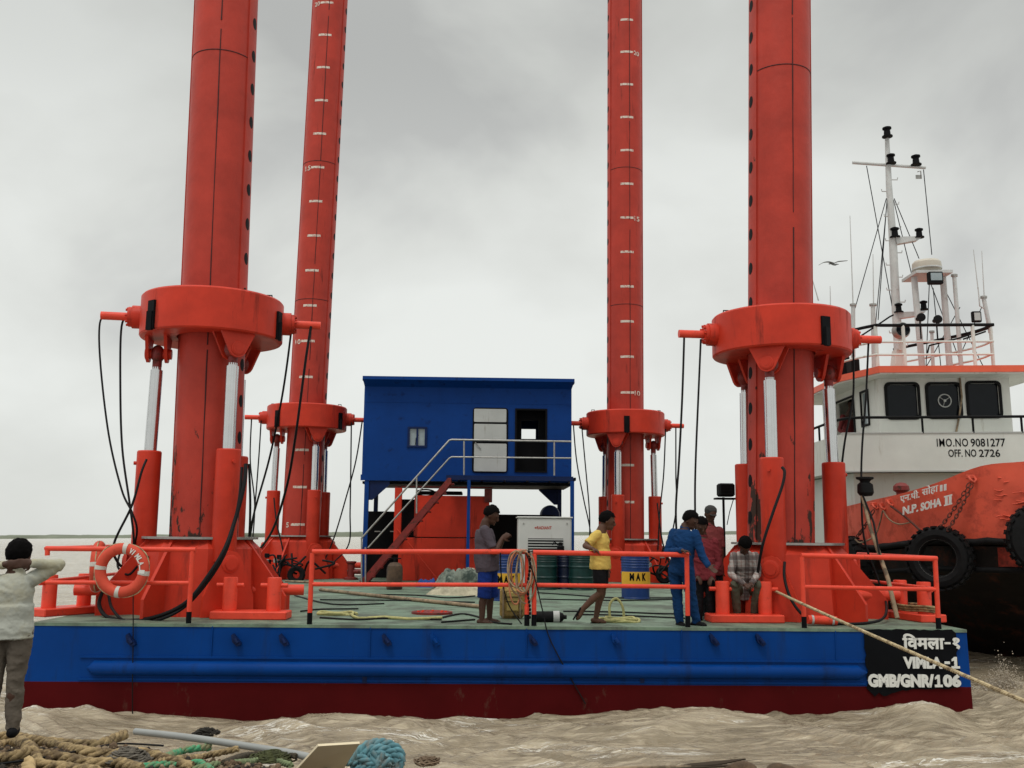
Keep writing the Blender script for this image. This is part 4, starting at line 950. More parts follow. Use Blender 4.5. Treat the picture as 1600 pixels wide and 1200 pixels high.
hose('thin black hose crossing from far left pin to the leg foot', [(566, 658, 14.4), (556, 720, 14.3), (540, 780, 14.2), (522, 840, 14), (505, 880, 13.8)], .02)
hose('thin black hose hanging from far right ring left pin', [(896, 665, 14.2), (901, 720, 14), (912, 780, 13.8), (922, 828, 13.7), (926, 880, 13.6)], .02)
hose('thin black hose beside the far right ring left housing', [(909, 666, 14.2), (914, 720, 14), (921, 800, 13.8), (921, 850, 13.6)], .02)
hose('thin black hose hanging from far right ring housing', [(1040, 670, 14.4), (1037, 740, 14.3), (1031, 800, 14.2), (1028, 860, 14)], .02)
hose('thin black hose hanging from far right pin end', [(1056, 668, 14.4), (1056, 740, 14.3), (1056, 800, 14.2), (1040, 880, 14)], .02)
hose('black hose on right cylinder of the far right leg', [(1027, 786, 14.0), (1031, 820, 13.8), (1036, 850, 13.7), (1045, 875, 13.6)], .022)
hose('black hose on left cylinder of the far left leg', [(428, 778, 13.8), (432, 815, 13.6), (440, 850, 13.5), (446, 880, 13.4)], .022)
rr = random.Random(12)
for nm, cx0, lb in (('l', 455, 'tangle of black hoses and valves at the far left leg foot'), ('r', 1030, 'tangle of black hoses and valves at the far right leg foot')):
    root = thing('valve_bank', lb, 'valves', bl(cx0, 905, 13.3)); 
    for k in range(16):
        a = (cx0 + rr.uniform(-45, 45), rr.uniform(862, 895)); b = (a[0] + rr.uniform(-35, 35), rr.uniform(865, 912)); m_ = ((a[0] + b[0]) / 2 + rr.uniform(-25, 25), rr.uniform(855, 915)); y = rr.uniform(12.9, 13.4)
        g = MB(); g.path(smoothpath([bl(*a, y), bl(*m_, y - .15), bl(*b, y)], 6), rr.choice((.018, .025, .03)), 6); g.build('hose_loop', m_hose, root)
    g = MB(); c = bl(cx0 + 8, 898, 13.0); g.lathe([(.10, -.06), (.2, -.08), (.24, -.03), (.24, .03), (.2, .08), (.10, .06)], c, 20, axis='Y'); g.build('pulley_wheel', m_rub, root)
    for k in range(5): c = bl(cx0 + rr.uniform(-40, 40), rr.uniform(868, 885), 13.1); g = MB(); g.bbox(c - V((.06, .05, .06)), c + V((.06, .05, .06)), .01); g.build('valve_block', m_galv if k % 2 else m_dark, root)
def deck_winch():
    c = bl(548, 905, 13.6); c.z = .012; root = thing('deck_capstan', 'small dark red capstan at deck edge left of the stairs', 'capstan', c)
    g = MB(); g.lathe([(0, 0), (.2, 0), (.2, .05), (.1, .08), (.1, .42), (.14, .46), (.14, .50), (0, .5)], c, 20); g.build('drum_post', m_redd, root)
    g = MB(); g.tube(c + V((-.1, 0, .22)), c + V((.38, 0, .22)), .07, n=12); g.build('side_pin', m_redd, root)
deck_winch()

# ------------------------------------------------------------------ life rings
def life_ring(label, c, axis, R_=.37, r=.10, tilt=0, words=True):
    root = thing('life_ring', label, 'life ring', c, group='orange life rings on the left rail'); ax = V(axis).normalized(); a_, b_ = frame_of(ax); n = 48
    def ringseg(t0, t1, rad, k): 
        g = MB(); pts = [c + (a_ * cos(t) + b_ * sin(t)) * R_ for t in [t0 + (t1 - t0) * i / k for i in range(k + (0 if t1 - t0 > 6.2 else 1))]]
        g.path(pts, rad, 16, closed=t1 - t0 > 6.2); return g
    ringseg(0, 2 * pi, r, 48).build('ring_body', m_ring, root)
    for k in range(4): t = pi / 2 * k + .12; ringseg(t - .09, t + .09, r + .004, 5).build('reflective_band', m_band, root)
    for k in range(4):
        t0, t1 = pi / 2 * k + .2, pi / 2 * k + pi / 2 + .04; g = MB(); g.path([c + (a_ * cos(t0 + (t1 - t0) * i / 8) + b_ * sin(t0 + (t1 - t0) * i / 8)) * (R_ + r + .012 - .02 * abs(i - 4) / 4) for i in range(9)], .009, 6); g.build('grab_line', m_rope, root)
    if words:
        for i, chx in enumerate("VIMLA-1"):
            t = radians(62 - i * 11); rad = (V((cos(t), 0, sin(t)))); tn = V((sin(t), 0, -cos(t)))
            text_mb(chx, 1, c + rad * (R_ - .04) - tn * .03 + V((0, -r - .004, 0)), tn, rad, (0, -1, 0), width=.05 if chx != 'I' else .015, height=.075 if chx != '-' else .015, ext=.003, bold=.04).build('lettering', m_white, root)
m_ring = mat('orange_ring_plastic', (.60, .075, .042), .6, spec=.2, var=.12, dirt=(.35, .06, .03), dirt_amt=.33, dirt_scale=7); m_band = mat('pale_reflective_tape', (.55, .53, .48), .5)
life_ring('orange life ring with white bands hung facing the shore', bl(191, 891, -.10), (0, -1, 0), .300, .076)
life_ring('orange life ring seen edge on at the left rail', bl(153, 885, 1.0), (1, .25, 0), .30, .08, words=False)

# ------------------------------------------------------------------ floodlight on a stand, leaning pole
def floodlight():
    c = bl(1134, 950, 3.0); c.z = 0.012; root = thing('floodlight_stand', 'black floodlight on a thin post behind the men in maroon', 'floodlight', c); t = bl(1134, 777, 3.0)
    g = MB(); g.tube(c, (c.x, c.y, t.z), .022, n=8); g.build('post', m_dark, root)
    a, b = bl(1123, 755, 2.9), bl(1148, 776, 2.9); g = MB(); g.bbox((a.x, 2.85, b.z), (b.x, 3.1, a.z), .03); lp = g.build('lamp_head', m_rub, root)
    for k in range(4): z = b.z + (a.z - b.z) * (k + .6) / 4.4; g = MB(); g.box((a.x + .02, 2.835, z), (b.x - .02, 2.848, z + .015)); g.build('cooling_fin', m_dark, lp)
    g = MB(); g.box((a.x - .05, 2.85, b.z - .05), (b.x + .03, 3.1, b.z - .02)); g.build('bracket', m_dark, root)
    g = MB(); g.path([bl(1146, 780, 3), bl(1140, 800, 3.02), bl(1136, 820, 3)], .008, 5); g.build('flex', m_dark, root)
floodlight()
def leaning_pole():
    a, b = bl(1402, 966, .9), bl(1346, 770, 1.6); root = thing('boat_hook', 'pale wooden pole leaning outward with a black lamp at its top', 'pole', a)
    g = MB(); g.path([a, a.lerp(b, .3) + V((.03, 0, 0)), a.lerp(b, .7) - V((.02, 0, 0)), b], [.035, .033, .03, .026], 10); g.build('shaft', m_wood, root)
    g = MB(); g.path([b + V((-.02, -.02, .05)), a.lerp(b, .75) + V((.04, -.05, 0)), a.lerp(b, .45) + V((-.02, -.05, 0))], .016, 6); g.build('cable', m_hose, root)
    c = bl(1352, 762, 1.6); g = MB(); g.lathe([(0, -.14), (.09, -.13), (.13, -.08), (.12, .05), (.07, .09), (.09, .12), (.14, .14), (.14, .17), (0, .17)], c, 18)
    for i in range(len(g.v)): v = V(g.v[i]); q = noise.noise(v * 12); g.v[i] = (v.x + q * .03, v.y + q * .02, v.z)
    g.build('lamp', m_rub, root)
leaning_pole()
g = MB(); a, b = bl(1262, 968, .45), bl(1307, 970, .45); g.tube(a, b, .065, n=16); fx = thing('fuel_canister', 'small red cylinder with pale bands lying at the near right leg foot', 'cylinder', a); g.build('canister_body', m_rail, fx)
for f in (.12, .82): g = MB(); p = a.lerp(b, f); g.tube(p, p + (b - a).normalized() * .03, .068, n=16); g.build('band', m_lgrey, fx)
# mooring rope to the shore and thin lines down the hull
A_ = B @ (dk(1193, 968, .0) + V((0, -.12, .52))); pts = []
End = at(1905, 1241, 6.7); End = V((4.75, 6.7, .05))
mid = A_.lerp(End, .5) + V((0, 0, -.03))
g = MB(); rope_mb(g, smoothpath([A_, A_.lerp(End, .25) + V((0, 0, -.025)), mid, A_.lerp(End, .75) + V((0, 0, -.025)), End], 8), .021, .12, n=5)
solo('mooring_rope', g, m_rope, 'pale mooring rope stretched taut from bollard past the name panel to shore', 'rope', A_, W_)
g = MB(); c = dk(1193, 968, .0)
for k in range(5): g.path([c + V(((.135 + .006 * k) * cos(t), (.135) * sin(t), .46 + .02 * k + .01 * sin(2 * t))) for t in [2 * pi * i / 20 for i in range(20)]], .015, 6, closed=True)
g.path(smoothpath([c + V((-.13, -.05, .46)), c + V((-.2, -.1, .25)), c + V((-.12, -.14, .1)), c + V((.1, -.26, .04)), c + V((.5, -.3, .03)), c + V((.2, -.1, .03)), c + V((.05, .3, .03))], 5), .015, 6)
solo('rope_turns', g, m_rope, 'pale rope turns round the right post of the twin bollard', 'rope', c)
g = MB(); c = dk(1440, 972) + V((0.0, .3, 0)); m_ = Matrix.Rotation(radians(100), 3, 'Z')
for k in range(3): g.path([c + m_ @ V(((.50 + .01 * k) * cos(t), (.15 + .01 * k) * sin(t), .17 + .035 * k + .008 * sin(3 * t))) for t in [2 * pi * i / 28 for i in range(28)]], .02, 7, closed=True)
solo('rope_turns', g, m_ropet, 'brown rope wound low round both posts of the right corner bollard', 'rope', c)
strung('hanging_line', 'thin black line hanging down the hull below the left life ring', 'line', [rp(208, 930, -.05), bl(208, 1000, -.05), bl(207, 1060, -.07), bl(207, 1115, -.05)], .008, m_hose, k=3)
strung('hanging_line', 'thin black line trailing from the rail posts down the blue hull', 'line', [rp(822, 864, -.06), bl(836, 905, -.06), bl(848, 955, -.06), bl(862, 1005, -.05), bl(915, 1100, -.04)], .010, m_hose, k=5)
strung('hanging_line', 'thin black line slanting inside the rail beside the canvas pack', 'line', [rp(782, 864, .0), bl(784, 905, .3), bl(795, 945, .4), bl(815, 975, .3)], .009, m_hose, k=5)
# ------------------------------------------------------------------ people
def bake(mb, voxel, smooth=2, name='m', wrinkle=0., wr=(8, 8, 13), seed=0, fine=0.):
    me = mb.mesh(name, []); o = bpy.data.objects.new('tmp', me); COL.objects.link(o)
    m = o.modifiers.new('r', 'REMESH'); m.mode = 'VOXEL'; m.voxel_size = voxel; m.use_smooth_shade = True
    if smooth: s = o.modifiers.new('s', 'SMOOTH'); s.iterations = smooth; s.factor = .6
    bpy.context.view_layer.update(); dg = bpy.context.evaluated_depsgraph_get()
    r = bpy.data.meshes.new_from_object(o.evaluated_get(dg)); bpy.data.objects.remove(o); bpy.data.meshes.remove(me)
    if wrinkle:
        n = len(r.vertices); co = np.empty(n * 3); r.vertices.foreach_get('co', co); no = np.empty(n * 3)
        r.vertices.foreach_get('normal', no); co = co.reshape(-1, 3); no = no.reshape(-1, 3)
        for i in range(n):
            p = co[i]; q = noise.noise(V((p[0] * wr[0] + seed, p[1] * wr[1], p[2] * wr[2] + p[0] * wr[0] * .6)))
            d = wrinkle * (1 - 2.4 * abs(q)) + wrinkle * .45 * noise.noise(V((p[0] * 45, p[1] * 45, p[2] * 60 + seed)))
            co[i] = p + no[i] * d
        r.vertices.foreach_set('co', co.ravel()); r.update()
    r.polygons.foreach_set('use_smooth', [True] * len(r.polygons)); r.update()
    return r
def attach(me, name, m, root, origin, label=None):
    me.materials.clear(); me.materials.append(m); me.transform(Matrix.Translation(-origin)); o = bpy.data.objects.new(name, me); COL.objects.link(o)
    if root is None: o.location = origin
    else: o.parent = root
    me.name = name
    if label: o['label'] = label
    return o
def clamp_chain(g, pts, rad, n=14):
    pts = [V(p) for p in pts]
    P = []; Rr = []
    for i in range(len(pts) - 1):
        k = 4
        for j in range(k):
            t = j / k; P.append(pts[i].lerp(pts[i + 1], t)); Rr.append(rad[i] + (rad[i + 1] - rad[i]) * t)
    P.append(pts[-1]); Rr.append(rad[-1])
    # muscle bulge
    g.path(P, Rr, n)
    for p, r in zip(pts, rad): g.ell(p, r, r, r, None, 12, 8)
def hand_geo(g, wr, dirv, palm_n, s=1.0, curl=.35, spread=.16, flip=1):
    d = dirv.normalized(); nrm = (palm_n - d * palm_n.dot(d)).normalized(); lat = d.cross(nrm) * flip
    M3 = Matrix((lat, nrm, d)).transposed()
    g.ell(wr + d * .045 * s, .042 * s, .017 * s, .058 * s, M3, 14, 10)
    for i, (u, L_) in enumerate(((-.031, .068), (-.010, .080), (.011, .075), (.030, .060))):
        b0 = wr + d * .078 * s + lat * u * s; dd = (d + lat * u * spread * 30 * .2).normalized(); pts = [b0]; c = 0
        for seg in (.45, .32, .23):
            c += curl * (.5 + .2 * i * .5); q = (dd * cos(c) + nrm * sin(c)).normalized(); pts.append(pts[-1] + q * L_ * seg * s)
        g.path(pts, [.0100 * s, .0092 * s, .0085 * s, .0068 * s], 8); g.ell(pts[-1], .007 * s, .007 * s, .007 * s, None, 8, 6)
    b0 = wr + d * .02 * s - lat * .034 * s; q = (d * .7 - lat * .75 + nrm * .35).normalized(); q2 = (d * .9 - lat * .25 + nrm * .45).normalized()
    g.path([b0, b0 + q * .036 * s, b0 + q * .036 * s + q2 * .032 * s], [.0135 * s, .011 * s, .0085 * s], 8)
def person(label, Y, J, fwd, skin, outfit, hair=True, build=1.0, hs=1.17, vox=.0085, fr=None, handinfo=None, group=None, headfwd=None, grip=()):
    """J: joint -> (px, py, dY) picture pixels of the joint plus depth offset in metres from Y"""
    q = {k: at(v[0], v[1], Y + v[2]) for k, v in J.items()}
    for k in ('shL', 'shR', 'neck'): q[k] = q[k] + V((0, 0, .028))
    fwd = V(fwd).normalized(); hf = V(headfwd).normalized() if headfwd else fwd
    S = build; org = q['anL'].lerp(q['anR'], .5); org.z -= .08
    hipm = q['hipL'].lerp(q['hipR'], .5); shm = q['shL'].lerp(q['shR'], .5); neck = q['neck']; head = q['head']
    lat = (q['shR'] - q['shL']).normalized(); lath = (q['hipR'] - q['hipL']).normalized()
    def rings(grow=0., parts=('crotch', 'neck'), belly=0.):
        spine = shm - hipm; up = spine.normalized()
        R_ = []
        spec = [(-.13, .095, .085), (-.06, .155, .115), (.06, .160, .115), (.28, .142, .103 + belly), (.52, .150, .110 + belly * .5), (.78, .168, .118), (.93, .156, .102), (1.02, .128, .084), (1.10, .075, .066)]
        for t, a, b in spec:
            c = hipm + spine * t; l = lath.lerp(lat, max(0, min(1, t))).normalized(); l = (l - up * l.dot(up)).normalized(); dpt = up.cross(l)
            mid = q.get('mid')
            if mid is not None: c = c + (at(*mid[:2], Y + mid[2]) if False else V((0, 0, 0)))
            R_.append((c, l, dpt, (a + grow) * S, (b + grow) * S))
        return R_
    def torso(g, grow, i0, i1, belly=0.):
        rr_ = rings(grow, belly=belly)[i0:i1]; L = []
        for c, l, dpt, a, b in rr_: L.append([c + l * a * cos(2 * pi * k / 20) + dpt * b * sin(2 * pi * k / 20) for k in range(20)])
        g.loft(L)
    # body
    g = MB(); torso(g, -.012, 0, 9)
    hup = (head - neck).normalized(); up = V((0, 0, 1))
    hl = hf.cross(up).normalized(); hu = hl.cross(hf).normalized(); M3 = Matrix((hl, hf, hu)).transposed()
    hS = hs
    g.path([shm + (neck - shm) * .2, neck, head - hu * .05 * hS - hf * .01], [.068 * hS, .056 * hS, .055 * hS], 14)
    g.ell(head + hu * .012, .074 * hS, .093 * hS, .098 * hS, M3, 20, 14)
    g.ell(head + hf * .030 * hS - hu * .055 * hS, .052 * hS, .055 * hS, .055 * hS, M3, 16, 10)      # jaw
    g.ell(head + hf * .078 * hS - hu * .092 * hS, .022 * hS, .016 * hS, .015 * hS, M3, 10, 8)       # chin
    g.path([head + hf * .090 * hS + hu * .012, head + hf * .108 * hS - hu * .028 * hS], [.008 * hS, .014 * hS], 8); g.ell(head + hf * .100 * hS - hu * .034 * hS, .017 * hS, .012 * hS, .010 * hS, M3, 10, 8)
    g.ell(head + hf * .084 * hS - hu * .062 * hS, .026 * hS, .012 * hS, .010 * hS, M3, 10, 8)       # lips
    for s in (-1, 1):
        g.ell(head + hf * .080 * hS + hl * s * .030 * hS + hu * .026, .022 * hS, .012 * hS, .008 * hS, M3, 10, 6)      # brow
        g.ell(head + hl * s * .076 * hS - hu * .008 * hS - hf * .005, .010 * hS, .020 * hS, .031 * hS, M3, 10, 8)     # ear
    for s in ('L', 'R'):
        clamp_chain(g, [q['sh' + s], q['sh' + s].lerp(q['el' + s], .5), q['el' + s], q['el' + s].lerp(q['wa' + s], .3), q['wa' + s]], [.054 * S, .050 * S, .040 * S, .042 * S, .028 * S])
        hd = handinfo[s] if handinfo and s in handinfo else {}
        hdir = V(hd.get('dir', (q['wa' + s] - q['el' + s])[:])); pn = V(hd.get('palm', (0, 0, -1)))
        hand_geo(g, q['wa' + s], hdir, pn, 1.0 * S ** .5, hd.get('curl', .45), flip=hd.get('flip', 1 if s == 'L' else -1))
        kn, an, hp = q['kn' + s], q['an' + s], q['hip' + s]; calf = kn.lerp(an, .3)
        bk = (kn.lerp(an, .3)) - fwd * .018
        clamp_chain(g, [hp, hp.lerp(kn, .5), kn, bk, an], [.084 * S, .072 * S, .052 * S, .054 * S, .036 * S])
        td = V(J['toe' + s + '_']) if 'toe' + s + '_' in J else None
        to = q['toe' + s]; a2 = an + (to - an).normalized() * .0 - V((0, 0, .035)); fd = (to - a2)
        g.path([a2 - fd.normalized() * .05, a2 + fd * .3, a2 + fd * .75, to], [.034, .040, .036, .024], 12); g.ell(a2 - fd.normalized() * .045, .036, .036, .036, None, 10, 8); g.ell(to, .026, .026, .022, None, 10, 8); g.path([an, a2], [.036, .038], 10)
    body = attach(bake(g, vox, 2), 'person', skin, None, org); props(body, label, 'person', group); body['o'] = tuple(org)
    # eyes
    for s in (-1, 1):
        e = MB(); e.ell(head + hf * .082 * hS + hl * s * .030 * hS + hu * .006, .012, .010, .008, M3, 10, 8); o = bpy.data.objects.new('eye', e.mesh('eye', m_eye, org)); COL.objects.link(o); o.parent = body
    if hair:
        e = MB(); cH = head + hu * .024 - hf * .012; vs = []; n, k = 36, 20
        hm = hair if isinstance(hair, float) else .012
        for i in range(k + 1):
            t = pi * .66 * i / k
            for j in range(n):
                p = 2 * pi * j / n; d = V((sin(t) * cos(p), sin(t) * sin(p), cos(t)))
                if d.y > .15: lim = -.1 + .55 * min(1, (d.y - .15) / .3); 
                else: lim = -9
                z = max(d.z, lim); d2 = V((d.x, d.y, z)).normalized() if z > d.z else d
                rr_ = 1 - .05 * max(0, -d2.z + .1) + (.07 * noise.noise(V((d2.x, d2.y, d2.z)) * 5 + org) + .03 * noise.noise(V((d2.x, d2.y, d2.z)) * 17))
                vs.append(cH + M3 @ V((d2.x * (.080 * hS + hm), d2.y * (.098 * hS + hm), d2.z * (.100 * hS + hm))) * rr_)
        fs = [(i * n + j, (i + 1) * n + j, (i + 1) * n + (j + 1) % n, i * n + (j + 1) % n) for i in range(k) for j in range(n)]
        e.add(vs, fs, True); ob = bpy.data.objects.new('hair', e.mesh('hair', m_hair, org)); COL.objects.link(ob); ob.parent = body
    for kind, m, kw in outfit:
        g = MB(); gr = kw.get('grow', .014); fine = kw.get('wr', .005)
        if kind in ('shirt', 'coverall'):
            if kind == 'shirt' and not kw.get('tucked'): torso(g, gr + .018, 1, 5, kw.get('belly', .0))
            torso(g, gr, 1 if kind == 'shirt' and not kw.get('tucked') else 0, 8 + (1 if kw.get('collar') else 0), kw.get('belly', .0))
            if kw.get('hem'): 
                rr_ = rings(gr + .022); c, l, dp, a, b = rr_[1]; dn = (hipm - shm).normalized() * kw['hem']
                g.loft([[c + dn * f + l * a * cos(2 * pi * j / 20) + dp * b * sin(2 * pi * j / 20) for j in range(20)] for f in (1, 0)])
            for s in ('L', 'R'):
                if kw.get('sleeve', 'long') == 'long': clamp_chain(g, [q['sh' + s], q['el' + s], q['el' + s].lerp(q['wa' + s], .93)], [.066 * S, .052 * S, .038 * S])
                else: 
                    e_ = q['sh' + s].lerp(q['el' + s], .78); g.path([q['sh' + s], q['sh' + s].lerp(e_, .5), e_], [.068 * S, .064 * S, .062 * S], 14); g.ell(q['sh' + s], .068 * S, .068 * S, .068 * S, None, 12, 8)
            if kw.get('collar'): g.path([neck + (shm - neck) * .45, neck + (shm - neck) * .1], [.075, .066], 14)
        if kind in ('trousers', 'shorts', 'coverall'):
            if kind != 'coverall': torso(g, gr - .008, 0, 3)
            for s in ('L', 'R'):
                hp, kn, an = q['hip' + s], q['kn' + s], q['an' + s]; lg = kw.get('len', 'long')
                if lg == 'long': clamp_chain(g, [hp, hp.lerp(kn, .5), kn, kn.lerp(an, .5), an.lerp(kn, .05)], [.096 * S, .086 * S, .069 * S, .066 * S, .056 * S])
                else: f = kw.get('cut', .8); g.path([hp, hp.lerp(kn, f * .5), hp.lerp(kn, f)] if f <= 1 else [hp, kn, kn.lerp(an, f - 1)], [.098 * S, .095 * S, .092 * S], 16)
                g.ell(hp, .088 * S, .088 * S, .088 * S, None, 12, 8)
        if kind == 'shoes':
            for s in ('L', 'R'):
                g = MB(); an, to = q['an' + s], q['toe' + s]; a2 = an - V((0, 0, .035)); fd = to - a2
                g.path([a2 - fd.normalized() * .065, a2 + fd * .2, a2 + fd * .7, to + fd.normalized() * .015], [.044, .050, .047, .034], 12); g.ell(a2 - fd.normalized() * .055, .046, .046, .044, None, 12, 8); g.ell(to + fd.normalized() * .01, .036, .036, .028, None, 12, 8)
                if kw.get('boot'): g.path([an + V((0, 0, .06)), a2], [.050, .050], 12)
                attach(bake(g, vox * 1.3, 1), 'shoe', m, body, org)
            continue
        if kind == 'sandals':
            for s in ('L', 'R'):
                an, to = q['an' + s], q['toe' + s]; a2 = an - V((0, 0, .035)); fd = (to - a2).normalized(); L_ = (to - a2).length; dn = V(kw.get('dn', {}).get(s, (0, 0, -1))); dn = (dn - fd * dn.dot(fd)).normalized(); lt = fd.cross(dn)
                g = MB(); poly = [(-.075, -.03), (-.05, -.042), (.05, -.036), (L_, -.05), (L_ + .045, -.02), (L_ + .045, .02), (L_, .05), (.05, .036), (-.05, .042), (-.075, .03)]
                g.oprism(a2 + dn * .035, poly, fd, lt, dn, 0, .018); o = g.build('sandal', m, body)
                g = MB(); m0 = a2 + fd * (L_ * .8) - dn * .005; g.path([a2 + fd * L_ * .3 + lt * .04 + dn * .03, m0 + lt * .02 - dn * .02, a2 + fd * (L_ + .01) + dn * .02], .006, 6); g.path([a2 + fd * L_ * .3 - lt * .04 + dn * .03, m0 - lt * .02 - dn * .02, a2 + fd * (L_ + .01) + dn * .02], .006, 6); g.build('strap', m, o)
            continue
        me = bake(g, vox * 1.15, 2, wrinkle=fine, seed=hash_(label) + len(kind))
        attach(me, kind if kind != 'coverall' else 'coverall', m, body, org)
    return body, q, org, M3, head
def hash_(s): return sum(ord(c) for c in s) % 97
m_skin = mat('dark_brown_skin', (.060, .025, .014), .6, var=.12, vscale=9, spec=.35); m_skin2 = mat('brown_skin', (.095, .042, .023), .6, var=.12, vscale=9, spec=.35)
m_hair = mat('black_hair', (.0035, .003, .003), .8, var=.3, vscale=40, spec=.05); m_eye = mat('dark_eye', (.02, .015, .012), .2)
cl = lambda n, c, v=.12, **k: mat(n, c, .85, var=v, vscale=5, bump=.25, bscale=35, spec=.15, **k)
# 1 the man on the shore, hands clasped behind his head
person('man on shore seen from behind in pale long sleeved shirt, hands clasped behind his head', 8.75, {
 'head': (31, 868, .08), 'neck': (28, 890, .02), 'shL': (-12, 911, .0), 'shR': (52, 909, .0), 'elL': (-48, 884, .12), 'elR': (92, 883, .12),
 'waL': (8, 882, -.075), 'waR': (50, 880, -.075), 'hipL': (-2, 990, .0), 'hipR': (33, 990, .0), 'knL': (-10, 1064, -.02), 'knR': (24, 1064, .0), 'anL': (-22, 1139, .05), 'anR': (20, 1137, .0), 'toeL': (-32, 1141, .2), 'toeR': (24, 1139, .18)},
 (.12, 1, 0), m_skin, [('shirt', cl('pale_shirt_cloth', (.41, .42, .37), .06, dirt=(.40, .37, .26), dirt_amt=.44, dirt_scale=1.6), dict(grow=.020, wr=.0065, collar=1, hem=.015)), ('trousers', cl('grey_brown_trouser_cloth', (.12, .10, .08), .15), dict(grow=.012, wr=.009)), ('shoes', m_dark, {})],
 hair=.014, build=1.0, hs=1.15, vox=.009, handinfo={'L': dict(dir=(1, .10, .05), palm=(0, 1, 0), curl=.12, flip=1), 'R': dict(dir=(-1, .10, .02), palm=(0, 1, 0), curl=.12, flip=-1)})
# 2 man in grey shirt and blue shorts, side on, facing right, hands together
person('man in grey polo shirt and blue shorts looking down at his hands', 14.85, {
 'head': (768, 805, .0), 'neck': (759, 818, .0), 'shL': (757, 831, -.17), 'shR': (756, 831, .17), 'elL': (773, 864, -.22), 'elR': (776, 864, .18), 'waL': (784, 842, -.08), 'waR': (786, 843, .04),
 'hipL': (758, 889, -.08), 'hipR': (766, 889, .09), 'knL': (757, 930, -.10), 'knR': (768, 928, .12), 'anL': (753, 968, -.12), 'anR': (765, 966, .14), 'toeL': (768, 974, -.14), 'toeR': (780, 972, .15)},
 (1, -.05, 0), m_skin, [('shirt', cl('grey_polo_cloth', (.075, .062, .075)), dict(grow=.026, sleeve='short', belly=.03, wr=.005)), ('shorts', cl('blue_shorts_cloth', (.008, .028, .17)), dict(grow=.02, len='short', cut=1.12, wr=.006)), ('sandals', m_dark, {})],
 headfwd=(.9, -.15, -.45), handinfo={'L': dict(dir=(.75, .25, .55), palm=(.2, 1, 0), curl=.5), 'R': dict(dir=(.75, -.25, .55), palm=(.2, -1, 0), curl=.5)}, build=1.06)
# 3 man in yellow, walking right
person('man in yellow t-shirt and black shorts walking along the rail', 14.8, {
 'head': (949, 814, .0), 'neck': (942, 826, .0), 'shL': (933, 838, -.17), 'shR': (942, 838, .17), 'elL': (914, 853, -.25), 'elR': (944, 866, .16), 'waL': (925, 857, -.44), 'waR': (948, 888, .10),
 'hipL': (936, 886, -.08), 'hipR': (940, 886, .09), 'knL': (938, 927, -.08), 'knR': (941, 928, .10), 'anL': (907, 955, -.08), 'anR': (931, 966, .10), 'toeL': (902, 967, -.08), 'toeR': (945, 972, .10)},
 (1, 0, 0), m_skin2, [('shirt', cl('yellow_tshirt_cloth', (.62, .44, .11), .06), dict(grow=.022, sleeve='short', wr=.005)), ('shorts', cl('black_shorts_cloth', (.008, .008, .010)), dict(grow=.018, len='short', cut=.78, wr=.004)), ('sandals', m_dark, dict(dn={'L': (-1, 0, -.35), 'R': (0, 0, -1)}))],
 headfwd=(.95, -.1, -.25), handinfo={'L': dict(dir=(.8, -.1, -.3), palm=(0, .3, -1), curl=.8)}, build=1.0)
# 4 man in blue coverall, leaning on the rail end, other palm open
person('man in blue coverall leaning on the rail end and holding out an open palm', 14.72, {
 'head': (1079, 813, .0), 'neck': (1071, 824, .03), 'shL': (1053, 836, .12), 'shR': (1086, 838, -.10), 'elL': (1043, 862, .02), 'elR': (1098, 870, -.18), 'waL': (1066, 860, -.34), 'waR': (1107, 884, -.28),
 'hipL': (1055, 892, .06), 'hipR': (1074, 892, -.06), 'knL': (1058, 932, .04), 'knR': (1080, 932, -.04), 'anL': (1062, 972, .04), 'anR': (1088, 972, .0), 'toeL': (1068, 978, -.12), 'toeR': (1100, 977, -.1)},
 (.6, -.8, 0), m_skin, [('coverall', cl('blue_coverall_cloth', (.005, .034, .11)), dict(grow=.020, wr=.009, collar=1, tucked=1)), ('shoes', m_dark, dict(boot=1))],
 headfwd=(.75, -.55, -.5), handinfo={'L': dict(dir=(.7, -.2, -.15), palm=(0, 0, -1), curl=.7), 'R': dict(dir=(.55, -.35, -.55), palm=(.0, -.75, .65), curl=.1, flip=1)}, build=1.05)
# 5 man in maroon behind him
person('bareheaded man in maroon shirt between the blue coverall and the grey cap', 15.6, {
 'head': (1096, 822, .0), 'neck': (1098, 838, .03), 'shL': (1080, 850, .0), 'shR': (1116, 850, .0), 'elL': (1078, 880, .0), 'elR': (1122, 880, .0), 'waL': (1090, 900, -.15), 'waR': (1112, 902, -.15),
 'hipL': (1090, 900, .0), 'hipR': (1108, 900, .0), 'knL': (1092, 936, -.03), 'knR': (1110, 936, -.03), 'anL': (1092, 966, .0), 'anR': (1112, 966, .0), 'toeL': (1088, 972, -.12), 'toeR': (1110, 972, -.12)},
 (-.2, -1, 0), m_skin, [('shirt', cl('maroon_shirt_cloth', (.16, .022, .028)), dict(grow=.018, wr=.007, collar=1, hem=.03)), ('trousers', cl('black_trouser_cloth', (.010, .010, .012)), dict(grow=.01, wr=.006)), ('shoes', m_dark, {})],
 headfwd=(.1, -.9, -.5))
